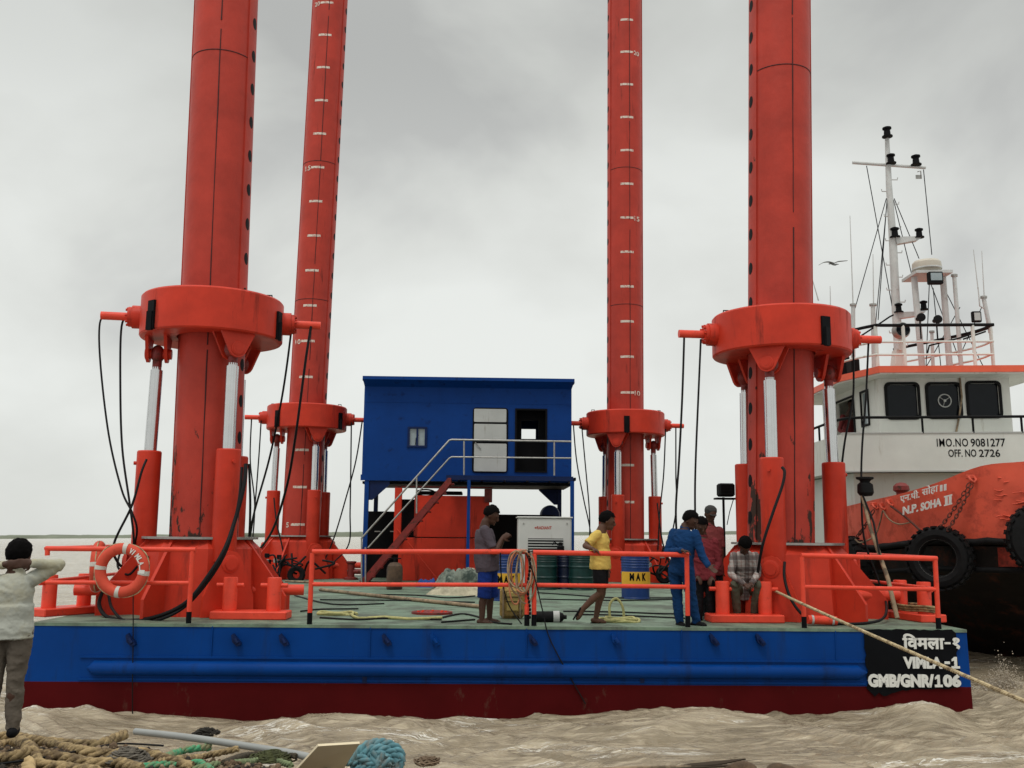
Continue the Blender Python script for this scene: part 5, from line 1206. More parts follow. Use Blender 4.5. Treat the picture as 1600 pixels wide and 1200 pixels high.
# 6 tall man with grey cap
b_, q_, org_, M_, hd_ = person('tall man in maroon shirt wearing a grey patterned cap', 16.0, {
 'head': (1110, 803, .0), 'neck': (1110, 820, .03), 'shL': (1096, 832, .0), 'shR': (1124, 832, .0), 'elL': (1092, 862, .0), 'elR': (1127, 862, .0), 'waL': (1096, 892, -.08), 'waR': (1126, 894, -.05),
 'hipL': (1104, 892, .0), 'hipR': (1121, 892, .0), 'knL': (1104, 930, -.03), 'knR': (1122, 930, -.03), 'anL': (1104, 962, .0), 'anR': (1124, 962, .0), 'toeL': (1102, 968, -.12), 'toeR': (1124, 968, -.12)},
 (.1, -1, 0), m_skin, [('shirt', cl('dull_maroon_cloth', (.17, .035, .035)), dict(grow=.014, wr=.006, collar=1, hem=.03, sleeve='short')), ('trousers', cl('dark_trouser_cloth', (.012, .012, .015)), dict(grow=.01, wr=.006)), ('shoes', m_dark, {})],
 hair=False, headfwd=(.25, -.9, -.45))
g = MB(); cH = hd_ + M_ @ V((0, -.01, .035)); prof = [(.096, -.01), (.100, .02), (.092, .06), (.06, .09), (0, .10)]
g.lathe(prof, cH, 24, rot=M_); g.ell(hd_ + M_ @ V((0, .095, .03)), .06, .05, .008, M_, 12, 6); g.build('cap', cl('grey_cap_cloth', (.045, .045, .043), .4), b_)
# 7 crouching man in plaid shirt
m_plaid = cl('plaid_shirt_cloth', (.36, .33, .31))
def plaid(m):
    t = m.node_tree; p = t.nodes['Principled BSDF']; L = t.links.new; co = t.nodes.new('ShaderNodeTexCoord'); s = t.nodes.new('ShaderNodeSeparateXYZ'); L(co.outputs['Object'], s.inputs[0]); prev = p.inputs['Base Color'].links[0].from_socket
    for ax, f in ((0, 105), (2, 105), (0, 36), (2, 36)):
        m1 = t.nodes.new('ShaderNodeMath'); m1.operation = 'MULTIPLY'; m1.inputs[1].default_value = f; L(s.outputs[ax], m1.inputs[0]); m2 = t.nodes.new('ShaderNodeMath'); m2.operation = 'SINE'; L(m1.outputs[0], m2.inputs[0])
        r = t.nodes.new('ShaderNodeMapRange'); r.inputs[1].default_value = .1 if f < 50 else .5; r.inputs[2].default_value = .4 if f < 50 else .8; r.inputs[4].default_value = .62 if f < 50 else .4; L(m2.outputs[0], r.inputs[0])
        x = t.nodes.new('ShaderNodeMix'); x.data_type = 'RGBA'; L(r.outputs[0], x.inputs[0]); L(prev, x.inputs[6]); x.inputs[7].default_value = (.06, .045, .045, 1) if f < 50 else (.22, .10, .08, 1); prev = x.outputs[2]
    L(prev, p.inputs['Base Color'])
plaid(m_plaid)
person('man in checked shirt crouching behind the twin bollard tying the rope', 15.6, {
 'head': (1164, 852, -.16), 'neck': (1163, 866, -.02), 'shL': (1147, 872, .0), 'shR': (1180, 872, .0), 'elL': (1142, 898, -.12), 'elR': (1185, 896, -.10), 'waL': (1163, 913, -.42), 'waR': (1174, 912, -.42),
 'hipL': (1154, 926, .20), 'hipR': (1174, 926, .20), 'knL': (1148, 914, -.22), 'knR': (1184, 914, -.22), 'anL': (1152, 958, -.06), 'anR': (1178, 958, -.06), 'toeL': (1150, 966, -.22), 'toeR': (1182, 966, -.22)},
 (0, -1, 0), m_skin, [('shirt', m_plaid, dict(grow=.030, wr=.008, collar=1, hem=.02)), ('trousers', cl('olive_grey_trouser_cloth', (.085, .085, .06)), dict(grow=.012, wr=.007)), ('shoes', m_dark, {})],
 headfwd=(0, -.5, -.88), handinfo={'L': dict(dir=(.8, -.5, -.2), palm=(0, .2, -1), curl=.6), 'R': dict(dir=(-.6, -.6, -.2), palm=(0, .2, -1), curl=.6)})
# ------------------------------------------------------------------ tugboat beyond the right side of the barge
GUN = [(1262, 806, 25.6), (1315, 793, 22.0), (1365, 781, 20.0), (1413, 770, 18.7), (1467, 753, 17.8), (1533, 728, 17.1), (1600, 721, 16.75)]
def tug_plan():
    P = [at(*p) for p in GUN]; cxn = 10.15
    P = [V((10.15, 36.8, 2.0)), V((9.2, 36.4, 2.0)), V((8.3, 34, 2.0)), V((7.35, 29.5, 2.05))] + P + [V((9.4, 16.5, P[-1].z + .08)), V((cxn, 16.42, P[-1].z + .12))]
    Q = P + [V((2 * cxn - p.x, p.y, p.z)) for p in P[-2:0:-1]] + [P[0] + V((.01, 0, 0))]
    return smoothpath(Q, 4), cxn
def build_tug():
    top, cxn = tug_plan(); n = len(top)
    root = thing('tugboat', 'white and orange tugboat moored bow on beyond the right side of the barge', 'tugboat', V((cxn, 24, -.7)), W_)
    def inset(p, d, z, fl=0.):       # towards the keel line
        c = V((cxn, max(p.y + 1.5, 22.5), 0)); v = V((c.x - p.x, c.y - p.y, 0)); v.normalize()
        q = V((p.x, p.y, 0)) + v * d; return V((q.x, q.y, z))
    ts = lambda p: max(0.0, min(1.0, (24 - p.y) / 6))
    zd = [1.16 + .40 * ts(p) for p in top]
    A = top; Bq = [inset(p, .05, z) for p, z in zip(top, zd)]; C_ = [inset(p, .10, z - .42) for p, z in zip(top, zd)]
    D = [inset(p, .35 + 1.0 * ts(p), .45) for p in top]; E_ = [inset(p, .6 + 2.6 * ts(p), -.6) for p in top]; F_ = [inset(p, 1.0 + 3.0 * ts(p), -1.8) for p in top]
    def band(name, a, b, m, parent, sub=1):
        g = MB(); k = 3 if sub else 1; vs = []
        for i in range(n):
            for j in range(k + 1): vs.append(a[i].lerp(b[i], j / k))
        g.add(vs, [(i * (k + 1) + j, i * (k + 1) + j + 1, (i + 1) * (k + 1) + j + 1, (i + 1) * (k + 1) + j) for i in range(n - 1) for j in range(k)], True); return g.build(name, m, parent)
    bw = band('bulwark', A, Bq, m_org, root)
    inn = [inset(p, .12, p.z) for p in A]; ini = [inset(p, .16, z) for p, z in zip(top, zd)]
    g = MB(); g.add(A + inn, [(i, i + 1, n + i + 1, n + i) for i in range(n - 1)], True); g.add(inn + ini, [(i, i + 1, n + i + 1, n + i) for i in range(n - 1)], True); g.build('bulwark_rail', m_org, root)
    g = MB(); rr = random.Random(8); g.path([inset(p, -.07, z + .02 + rr.uniform(-.015, .015)) for p, z in zip(top, zd)], [.065 + rr.uniform(-.012, .012) for _ in top], 8); g.build('rubbing_band', m_rub, root)
    band('hull_strake', [inset(p, .05, z - .06) for p, z in zip(top, zd)], C_, m_hull, root)
    ii = [i for i, p in enumerate(top) if 8.12 < p.x < 8.75]; g = MB(); sa = [inset(top[i], .04, zd[i] - .08) for i in ii]; sb = [inset(top[i], .085, zd[i] - .40) for i in ii]
    if len(ii) > 1: g.add(sa + sb, [(k, k + 1, len(ii) + k + 1, len(ii) + k) for k in range(len(ii) - 1)], True); g.build('orange_patch', m_strake, root)
    root_ = root; h = band('hull', C_, D, m_hull, root)
    band('hull_bottom', D, E_, m_hull, root); band('keel_plating', E_, F_, m_hull, root)
    g = MB(); g.path([inset(p, .09, z - .46) for p, z in zip(top, zd)], .05, 8); g.build('lower_rubbing_band', m_rub, root)
    g = MB(); g.add([inset(p, .15, z + .02) for p, z in zip(top, zd)], [tuple(range(n))]); g.build('main_deck', m_deck, root)
    # names on the bulwark
    def surf(px, py, off=.04):
        for (x0, y0, a), (x1, y1, b) in zip(GUN, GUN[1:]):
            if x0 <= px <= x1: t = (px - x0) / (x1 - x0); return at(px, py, a + (b - a) * t - off)
        return at(px, py, GUN[-1][2] - off)
    for body, p0, p1, hh, bold in (("एन.पी.", (1407, 787), (1437, 780), 15, .012), ("सोहा", (1441, 777), (1466, 770), 16, .008), ("II", (1469, 768), (1479, 766), 10, .03), ("N.P.", (1411, 805), (1435, 799.5), 13, .035), ("SOHA", (1439, 799), (1471, 790.5), 13, .035), ("II", (1477, 789.5), (1487, 787), 13.5, .035)):
        a, b = surf(*p0, .24), surf(*p1, .24); rt = (b - a); wd = rt.length; rt.normalize(); c = surf(p0[0], p0[1] - hh, .26); upv = (c - a); hg = upv.length; upv.normalize()
        nr = rt.cross(upv) * 1.0
        if nr.y > 0: nr = -nr
        t = text_mb(body, 1, a, rt, upv, nr, width=wd, height=hg, ext=.01, bold=bold); t.build('lettering', m_white, bw)
        if body == 'II' and hh == 13.5:
            for f in (0, 1): g = MB(); q0 = a + upv * hg * f; g.add([q0 - rt * .02 + nr * .012 - upv * .012, q0 + rt * (wd + .02) + nr * .012 - upv * .012, q0 + rt * (wd + .02) + nr * .012 + upv * .012, q0 - rt * .02 + nr * .012 + upv * .012], [(0, 1, 2, 3)]); g.build('lettering', m_white, bw)
    for px, py in ((1367, 792), (1379, 793), (1391, 787), (1518, 750)):
        c = surf(px, py, .06); g = MB(); g.path([c + V((-.05, 0, .05)), c + V((-.05, -.07, .0)), c + V((0, -.09, -.05)), c + V((.05, -.07, 0)), c + V((.05, 0, .05))], .025, 6); g.bbox(c + V((-.09, -.01, .02)), c + V((.09, .03, .09)), .01); g.build('pad_eye', m_org, bw)
    for k in range(16):      # dents and weld scars of the bulwark
        px = rr.uniform(1540, 1598); py = rr.uniform(745, 815); c = surf(px, py, .035); L_ = rr.uniform(.15, .5); g = MB(); g.path([c + V((L_ * j / 4 * .9, -.05 * j / 4, rr.uniform(-.02, .02))) for j in range(5)], .011, 5); g.build('weld_scar', m_org, bw)
    # lower house
    Y1 = 21.0; x0 = at(1318, 700, Y1).x; x1 = 2 * cxn - x0; zt, zb = at(1450, 677, Y1).z, at(1450, 735, Y1).z
    g = MB(); g.box((x0 + .35, Y1 + .5, 1.3), (x1 - .35, 27.5, zb - .02)); lh = g.build('lower_house', m_twh, root)
    g = MB(); g.box((x0, Y1, zb), (x1, Y1 + .06, zt)); g.box((x0, Y1 + .062, zb), (x0 + .06, 27.5, zt)); g.box((x1 - .06, Y1 + .062, zb), (x1, 27.5, zt)); g.box((x0 + .062, Y1 + .062, zb - .0), (x1 - .062, 27.5, zb + .06))
    pn = g.build('bridge_bulwark', m_twh, root)
    g = MB(); g.box((x0 - .015, Y1 - .02, zt), (x1 + .015, Y1 + .08, zt + .025)); g.box((x0 - .02, Y1 - .015, zb - .03), (x1 + .02, Y1 + .1, zb)); g.build('bulwark_cap', m_lgrey, pn)
    for body, a, b in (("IMO.NO", (1464, 698), (1512, 685)), ("9081277", (1517, 698), (1570, 685)), ("OFF. NO", (1482, 714), (1525, 702)), ("2726", (1530, 714), (1562, 702))):
        q0, q1 = at(a[0], a[1], Y1), at(b[0], b[1], Y1); text_mb(body, 1, (q0.x, Y1 - .004, q0.z), (1, 0, 0), (0, 0, 1), (0, -1, 0), width=q1.x - q0.x, height=q1.z - q0.z, ext=.003, bold=.010).build('lettering', m_blk, pn)
    zr = at(1450, 652, Y1).z; g = MB(); g.path(smoothpath([(x0 + .0, 27, zr - .05), (x0, 24, zr - .03), (x0 + .02, Y1 + .5, zr - .01), (x0 + .35, Y1, zr), (x0 + 1.2, Y1 - .02, zr), (x1 - .5, Y1, zr), (x1, Y1 + .5, zr), (x1, 27, zr)], 6), .030, 8); rl = g.build('black_handrail', m_rub, root)
    for px in (1441, 1520, 1596): c = at(px, 660, Y1); g = MB(); g.tube((c.x, Y1, zt), (c.x, Y1, zr), .025, n=8); g.build('stanchion', m_rub, rl)
    for y in (22.6, 24.6): g = MB(); g.tube((x0, y, zt), (x0, y, zr - .03), .025, n=8); g.build('stanchion', m_rub, rl)
    # wheelhouse
    Y2 = 22.3; wx0 = at(1370, 600, Y2).x; wx1 = at(1577, 600, Y2).x; wz1 = at(1450, 584, 21.65).z; wz0 = zb + .06; yb = 26.3
    ang = []
    def fw(px0, py0, px1, py1): return (at(px0, py1, Y2).x, at(px0, py1, Y2).z, at(px1, py0, Y2).x, at(px1, py0, Y2).z)
    wins = [fw(1388, 601, 1432, 652), fw(1452, 601, 1497, 651), fw(1515, 599, 1559, 650)]
    g = MB(); wall_holes(g, wx0, wx1, wz0, wz1, Y2, Y2 + .08, wins)
    # side wall, with its openings: built in xz then turned
    sh = []
    def sw(pxa, pxb, z0, z1): ya, yb_ = wx0 * 1550 / (pxa - 800), wx0 * 1550 / (pxb - 800); return (min(ya, yb_), z0, max(ya, yb_), z1)
    hs_ = [sw(1351, 1361, 4.25, 5.0), sw(1310, 1338, 3.95, 5.0)]
    k0 = len(g.v); wall_holes(g, Y2 + .082, yb, wz0, wz1, 0, .08, hs_)
    for i in range(k0, len(g.v)): v = g.v[i]; g.v[i] = (wx0 + v[1], v[0], v[2])
    g.box((wx1 - .08, Y2 + .082, wz0), (wx1, yb, wz1)); g.box((wx0 + .082, yb - .08, wz0), (wx0 + 1.0, yb, wz1)); g.box((wx1 - 1.0, yb - .08, wz0), (wx1 - .082, yb, wz1)); g.box((wx0 + 1.002, yb - .08, wz0), (wx1 - 1.002, yb, wz0 + 1.0))
    wh = g.build('wheelhouse', m_twh, root)
    for i, h in enumerate(wins):
        g = MB(); outer = rrect(V((h[0] - .06, 0, h[1] - .06)), V((h[2] + .06, 0, h[3] + .06)), .12); inner = rrect(V((h[0], 0, h[1])), V((h[2], 0, h[3])), .09); m_ = len(outer)
        for y, fl in ((Y2 - .03, 0), (Y2 - .002, 1)):
            g.add([(x, y, z) for x, z in outer] + [(x, y, z) for x, z in inner], [(k, (k + 1) % m_, m_ + (k + 1) % m_, m_ + k) for k in range(m_)])
        for ring in (outer, inner): g.add([(x, Y2 - .03, z) for x, z in ring] + [(x, Y2 - .002, z) for x, z in ring], [(k, (k + 1) % m_, m_ + (k + 1) % m_, m_ + k) for k in range(m_)])
        g.build('window_frame', m_rub, wh)
        g = MB(); g.box((h[0], Y2 + .03, h[1]), (h[2], Y2 + .036, h[3])); g.build('pane', m_glass, wh)
    h = wins[1]; c = V(((h[0] + h[2]) / 2 + .03, Y2 + .015, (h[1] + h[3]) / 2)); g = MB(); g.path([c + V((.145 * cos(t), 0, .145 * sin(t))) for t in [2 * pi * k / 28 for k in range(28)]], .014, 6, closed=True); g.tube(c + V((0, .01, 0)), c + V((0, -.02, 0)), .03, n=10)
    for t in (.6, 2.5, 4.4): g.tube(c, c + V((.14 * cos(t), 0, .14 * sin(t))), .007, n=5)
    g.build('clear_view_screen', m_lgrey, wh)
    h = wins[2]; g = MB(); g.bbox((h[0] + .22, Y2 + .25, h[1] + .02), (h[0] + .52, Y2 + .5, h[1] + .42), .03); g.build('console', m_lgrey, wh)
    h = wins[0]; g = MB(); g.bbox((h[0] + .4, Y2 + .25, h[1] - .05), (h[0] + .6, Y2 + .5, h[1] + .16), .03); g.build('console', m_bglass, wh)
    for y0, z0, y1_, z1 in hs_:
        g = MB(); k0 = 0; wall_holes(g, y0 - .06, y1_ + .06, z0 - .05, z1 + .05, -.03, -.002, [(y0, z0, y1_, z1)])
        for i in range(len(g.v)): v = g.v[i]; g.v[i] = (wx0 + v[1], v[0], v[2])
        g.build('window_frame', m_rub, wh)
    g = MB(); y0, z0, y1_, z1 = hs_[0]; g.box((wx0 + .03, y0, z0), (wx0 + .036, y1_, z1)); g.build('pane', m_bglass, wh)
    g = MB(); g.path([at(1499, 583, Y2 - .03), at(1503, 620, Y2 - .03), at(1499, 650, Y2 - .03), at(1494, 676, Y2 - .03)], .022, 6); g.build('drain_pipe', m_wood, wh)
    # roof with a chamfered overhang
    rz0, rz1 = wz1, at(1450, 573, 21.65).z; poly = [(wx0 - .15, 21.65), (wx1 + .15, 21.65), (wx1 + .75, 23.0), (wx1 + .75, 27), (wx0 - .62, 27), (wx0 - .62, 23.0)]
    g = MB(); g.oprism((0, 0, 0), poly, (1, 0, 0), (0, 1, 0), (0, 0, 1), rz0 + .0, rz0 + .03); g.build('roof_soffit', m_twh, root)
    g = MB(); poly2 = [(x + (0.03 if x > 9.7 else -.03), y - .03) for x, y in poly]; g.oprism((0, 0, 0), poly2, (1, 0, 0), (0, 1, 0), (0, 0, 1), rz0 + .032, rz1 + .02); g.build('roof', m_torg, root)
    # rail on the roof
    Y3 = 22.2; T = lambda px, py, y=Y3: at(px, py, y)
    rl = None
    for py, m, r in ((508, m_rub, .038), (534, m_twh, .026), (554, m_twh, .026)):
        z = T(1450, py).z; a, b = T(1368, py).x, T(1550, py).x
        pts = [(a - .45, 25.4, z), (a - .45, 23.2, z), (a - .05, Y3 + .05, z), (a + .3, Y3, z), (b - .2, Y3, z), (b, Y3 + .1, z), (b - .1, Y3 + 1.0, z), (b - 1.1, 25.2, z)]
        g = MB(); g.path(smoothpath(pts, 5), r, 8); o = g.build('roof_rail', m, root); rl = rl or o
    zt_ = T(1450, 508).z
    for px, y in ((1369, Y3), (1412, Y3), (1521, Y3), (1549, Y3 + .3)):
        c = T(px, 530, y); g = MB(); g.tube((c.x, y, rz1), (c.x, y, zt_), .042, n=8); g.build('rail_post', m_twh, rl)
    for y in (23.4, 24.6): g = MB(); c = T(1368, 530); g.tube((c.x - .45, y, rz1), (c.x - .45, y, zt_), .035, n=8); g.build('rail_post', m_twh, rl)
    for a, b, y in (((1312, 556), (1330, 592), 24.6), ((1330, 560), (1345, 590), 24.0)):
        p, q = at(*a, y), at(*b, y); g = MB(); g.bbox((p.x, y, q.z), (q.x, y + .4, p.z), .03); g.build('locker', m_rub, root)
    # mast
    Ym = 24.0; Mp = lambda px, py, y=Ym: at(px, py, y)
    g = MB(); g.path([Mp(1406, 585), Mp(1400, 480), Mp(1395, 375), Mp(1389, 290), Mp(1386, 216)], [.11, .105, .095, .075, .055], 14); mast = g.build('mast', m_mast, root)
    g = MB(); g.tube(Mp(1332, 254), Mp(1446, 262), .04, n=10); g.build('yard', m_mast, mast)
    def lamp(px, py, s=1.0):
        c = Mp(px, py, Ym - .1); g = MB(); g.lathe([(0, -.14 * s), (.13 * s, -.14 * s), (.13 * s, -.11 * s), (.085 * s, -.09 * s), (.075 * s, .05 * s), (.11 * s, .07 * s), (.11 * s, .11 * s), (.04 * s, .14 * s), (0, .15 * s)], c, 16); g.build('navigation_lamp', m_dark, mast)
    for px, py, s in ((1386, 206, 1), (1392, 248, .95), (1431, 250, 1), (1398, 363, .95), (1436, 364, .9), (1404, 481, .85), (1443, 477, .85)): lamp(px, py, s)
    for (a, b, c, d) in (((1397, 372), (1440, 371), (1432, 377), (1399, 383)), ((1400, 489), (1444, 488), (1436, 494), (1402, 499))):
        P = [Mp(*q) for q in (a, b, c, d)]; g = MB(); g.oprism((0, Ym - .12, 0), [(p.x, p.z) for p in P], *XZ, 0, .2); g.build('lamp_bracket', m_mast, mast)
    for i, (px, py) in enumerate(((1402, 281), (1378, 299), (1404, 319), (1382, 338), (1407, 357), (1384, 376), (1409, 395), (1385, 414), (1410, 433), (1386, 453), (1414, 472), (1390, 520), (1418, 540))):
        mx_ = 1386 + (py - 216) * .0525; s = 1 if px > mx_ else -1; g = MB(); g.path([Mp(mx_, py, Ym), Mp(px, py, Ym), Mp(px + s * .5, py - 3.5, Ym)], .014, 5); g.build('step_iron', m_mast, mast)
    c = Mp(1437, 272); g = MB(); g.box(c + V((-.1, 0, -.12)), c + V((.05, .02, -.02))); g.path([c + V((-.05, 0, .06)), c + V((.03, 0, .08)), c + V((.03, 0, -.1))], .015, 5); g.build('signal_bracket', m_galv, mast)
    for a, b in (((1385, 310), (1336, 482)), ((1386, 312), (1372, 500)), ((1397, 310), (1436, 404)), ((1396, 312), (1432, 460)), ((1354, 259), (1396, 490)), ((1443, 265), (1456, 398)), ((1386, 315), (1368, 508)), ((1450, 432), (1504, 575)), ((1500, 480), (1448, 572)), ((1470, 440), (1536, 572)), ((1534, 480), (1498, 560)), ((1452, 445), (1447, 572)), ((1458, 450), (1470, 572))):
        g = MB(); g.path([Mp(*a), Mp(*b)], .0115, 5); g.build('stay_wire', m_hose, mast)
    # radar gantry
    g = MB(); P = [(1424, 427), (1480, 421), (1480, 425), (1424, 431)]; a, b = Mp(1424, 430, 23.3), Mp(1480, 423, 23.3); g.box((a.x, 23.0, a.z - .02), (b.x, 23.9, a.z + .05)); rg = g.build('radar_gantry', m_mast, root)
    for t_, b_ in (((1428, 430), (1441, 575)), ((1473, 430), (1484, 575))): g = MB(); g.tube(Mp(*t_, 23.4), Mp(*b_, 23.4), .075, n=10); g.build('gantry_leg', m_mast, rg)
    c = Mp(1448, 417, 23.3); c.z = a.z + .07; g = MB(); g.lathe([(0, 0), (.24, 0), (.27, .04), (.33, .06), (.34, .10), (.33, .22), (.29, .27), (0, .29)], c, 32); rd = g.build('radar_dome', m_dome, rg)
    g = MB(); g.lathe([(.335, .055), (.345, .06), (.345, .09), (.335, .095)], c, 32); g.build('dome_band', m_mast, rd)
    g = MB(); p, q = Mp(1451, 424, 22.8), Mp(1475, 443, 22.8); g.bbox((p.x, 22.8, q.z), (q.x, 22.95, p.z), .02); fl = g.build('deck_floodlight', m_rub, rg); g = MB(); g.box((p.x + .04, 22.785, q.z + .08), (q.x - .04, 22.798, p.z - .04)); g.build('lamp_glass', m_bglass, fl)
    # searchlight, horns, small masts, aerials
    c = Mp(1407, 517, 22.6); g = MB(); g.lathe([(0, -.16), (.17, -.15), (.19, -.1), (.19, .05), (.12, .16), (0, .19)], c, 24, axis='Y'); sl_ = g.build('searchlight', m_galv, root); g = MB(); g.lathe([(0, -.165), (.155, -.165)], c, 20, axis='Y'); g.disc(c + V((0, -.17, 0)), .155, (0, -1, 0)); g.build('lens', m_glass, sl_)
    a, b = Mp(1396, 545, 22.7), Mp(1418, 575, 22.7); g = MB(); g.oprism((0, 22.7, 0), [(a.x, b.z), (b.x, b.z), (b.x - .08, a.z), (a.x + .08, a.z)], *XZ, 0, .3); g.tube(c + V((0, .05, -.15)), c + V((0, .05, -.45)), .05, n=8); g.build('searchlight_base', m_twh, root)
    for px, py in ((1437, 497), (1463, 500)): c = Mp(px, py, 23.0); g = MB(); g.lathe([(0, -.12), (.10, -.11), (.10, -.06), (.05, .06), (.05, .12), (0, .12)], c, 16, axis='Y'); g.tube(c, c + V((0, 0, -.5)), .02, n=6); g.build('horn', m_rub, root)
    for a, b, r in (((1491, 432), (1502, 575), .05), ((1537, 466), (1548, 520), .05), ((1364, 478), (1366, 575), .055), ((1333, 478), (1333, 560), .05), ((1456, 520), (1458, 575), .04)):
        g = MB(); g.tube(Mp(*a, 23.2), Mp(*b, 23.2), r, r * 1.1, n=8); q = g.build('pole_mast', m_mast, root); g = MB(); g.tube(Mp(*a, 23.2), Mp(a[0], a[1] - 3, 23.2), r * 1.6, n=8); g.build('cap', m_galv, q)
    for a, b in (((1328, 337), (1333, 480)), ((1364, 397), (1365, 478)), ((1521, 390), (1530, 466)), ((1534, 392), (1538, 466)), ((1297, 447), (1298, 500)), ((1268, 432), (1279, 470))):
        g = MB(); g.tube(Mp(*b, 23.2), Mp(*a, 23.2), .016, .008, n=6); q = g.build('whip_aerial', m_mast, root)
    g = MB(); g.path([Mp(1530, 466, 23.2), Mp(1531, 478, 23.2), Mp(1538, 482, 23.2)], .02, 6); g.build('aerial_bracket', m_mast, root)
    p, q = Mp(1519, 486, 22.9), Mp(1535, 503, 22.9); g = MB(); g.bbox((p.x, 22.9, q.z), (q.x, 23.0, p.z), .02); fl = g.build('deck_floodlight', m_rub, root); g = MB(); g.box((p.x + .04, 22.885, q.z + .04), (q.x - .04, 22.898, p.z - .04)); g.build('lamp_glass', m_lgrey, fl)
    for pts in (((1345, 525), (1368, 510), (1390, 495), (1396, 492)), ((1448, 556), (1452, 540), (1500, 528), (1548, 512)), ((1505, 530), (1540, 518))):
        g = MB(); g.path([Mp(a, b, 23.0) for a, b in pts], .022, 6); g.build('ladder_rail', m_rub, root)
    # people-sized clutter on the foredeck
    g = MB(); c = at(1408, 762, 20.2); g.lathe([(0, -.3), (.1, -.3), (.1, -.1), (.16, -.05), (.15, .03), (.09, .09), (0, .11)], c, 18); g.build('mushroom_vent', m_redd, root)
    return surf
m_mast = mat('pale_mast_paint', (.54, .545, .53), .5, var=.08, vscale=6, dirt=(.28, .23, .18), dirt_amt=.29, dirt_scale=7)
m_dome = mat('cream_radome', (.55, .50, .42), .4, var=.06)
m_strake = mat('sooty_orange_strake', (.40, .04, .02), .6, var=.2, vscale=2, dirt=(.015, .012, .01), dirt_amt=.50, dirt_scale=1.6, bump=.4, bscale=5)
SURF = build_tug()
def tyre(label, c, nrm, R_=.56):
    c = V(c); nrm = V(nrm).normalized(); a_, b_ = frame_of(nrm); M3 = Matrix((a_, b_, nrm)).transposed()
    root = thing('tyre_fender', label, 'tyre', c, W_, 'big black tyre fenders on the tug bow')
    g = MB(); w_ = .17; prof = [(.30, -.10), (.31, -.13), (.40, -w_), (R_ - .05, -w_ + .02), (R_, -.09), (R_ + .01, 0), (R_, .09), (R_ - .05, w_ - .02), (.40, w_), (.31, .13), (.30, .10), (.34, 0), (.30, -.10)]
    g.lathe(prof, c, 40, rot=M3); tb = g.build('tyre_body', m_rub, root)
    g = MB()
    for k in range(26):
        t = 2 * pi * k / 26
        for s in (-1, 1):
            t2 = t + s * .05; rad = M3 @ V((cos(t2), sin(t2), 0)); tan = M3 @ V((-sin(t2), cos(t2), 0)); rot = Matrix((rad, tan, nrm)).transposed(); cc = c + rad * (R_ + .005) + nrm * s * .085
            g.cbox(cc, (.032, .075, .14), rot=rot)
    g.build('tread', m_rub, tb)
    g = MB(); g.lathe([(.315, .128), (.322, .136), (.33, .128)], c, 40, rot=M3); g.build('bead_rim', m_galv if 'middle' in label else m_rub, tb)
    return root
tyre('middle tyre fender hung below the chain pad, right of the barge corner rail', at(1468, 872, 17.45), (-.62, -.78, 0), .53)
tyre('tyre fender seen nearly edge on behind the near right leg', at(1325, 890, 20.6), (-.97, -.25, 0), .66)
tyre('tyre fender cut off by the right edge of the picture', at(1634, 842, 16.35), (-.25, -.97, 0), .58)
def chain(label, a, b, r=.028, sag=.04):
    a, b = V(a), V(b); L_ = (b - a).length; n = max(3, int(L_ / (r * 2.6))); d = (b - a).normalized(); s, u = frame_of(d); g = MB()
    for i in range(n):
        t = (i + .5) / n; c = a.lerp(b, t) - V((0, 0, sag * 4 * t * (1 - t))); v = s if i % 2 else u
        g.path([c + d * (r * 2.0 * cos(q)) + v * (r * cos(0) * sin(q)) for q in [2 * pi * k / 10 for k in range(10)]], r * .36, 5, closed=True)
    return solo('chain', g, m_chain, label, 'chain', a, W_, 'rusty chains on the tug bow')
m_chain = mat('rusty_chain', (.10, .03, .02), .85, var=.4, vscale=20)
chain('rusty chain from the right pad eye to the middle tyre, left of the pair', SURF(1515, 755, .14), at(1467, 826, 17.35), .026)
chain('rusty chain from the right pad eye to the middle tyre, right of the pair', SURF(1519, 757, .14), at(1481, 828, 17.2), .026)
chain('rusty chain from the left pad eye down to the edge on tyre', SURF(1365, 797, .12), at(1339, 838, 20.3), .032)
def wrope(label, pts, r, m): g = MB(); rope_mb(g, smoothpath(pts, 5), r, r * 7, 3, 5); return solo('rope', g, m, label, 'rope', pts[0], W_, 'old ropes on the tug bow')
wrope('brown rope from the third pad eye slanting to the middle tyre', [SURF(1392, 791, .14), SURF(1415, 808, .12), at(1440, 831, 17.7)], .022, m_chain)
wrope('slack pale rope hanging between the pad eyes of the tug', [SURF(1380, 798, .12), SURF(1390, 812, .12), SURF(1405, 819, .12), SURF(1424, 816, .12)], .014, m_wood)
wrope('pale rope loop hanging to the edge on tyre of the tug', [SURF(1379, 798, .12), SURF(1374, 820, .12), SURF(1366, 838, .14), at(1345, 848, 20.1), at(1336, 842, 20.2)], .016, m_wood)
# crewman at the open side window of the wheelhouse
person('crewman in maroon shirt at the open side window of the tug wheelhouse', 24.5, {
 'head': (1331, 633, .35), 'neck': (1327, 646, .35), 'shL': (1317, 653, .30), 'shR': (1334, 656, .5), 'elL': (1312, 672, .1), 'elR': (1334, 676, .5), 'waL': (1322, 678, -.1), 'waR': (1334, 690, .3),
 'hipL': (1322, 690, .3), 'hipR': (1332, 690, .5), 'knL': (1322, 716, .3), 'knR': (1332, 716, .5), 'anL': (1322, 742, .35), 'anR': (1332, 742, .55), 'toeL': (1318, 745, .2), 'toeR': (1328, 745, .4)},
 (-.8, -.6, 0), m_skin, [('shirt', cl('crew_maroon_cloth', (.16, .03, .03)), dict(grow=.016, wr=.004)), ('trousers', cl('crew_dark_cloth', (.02, .02, .02)), dict(grow=.01, wr=.003))], vox=.014)
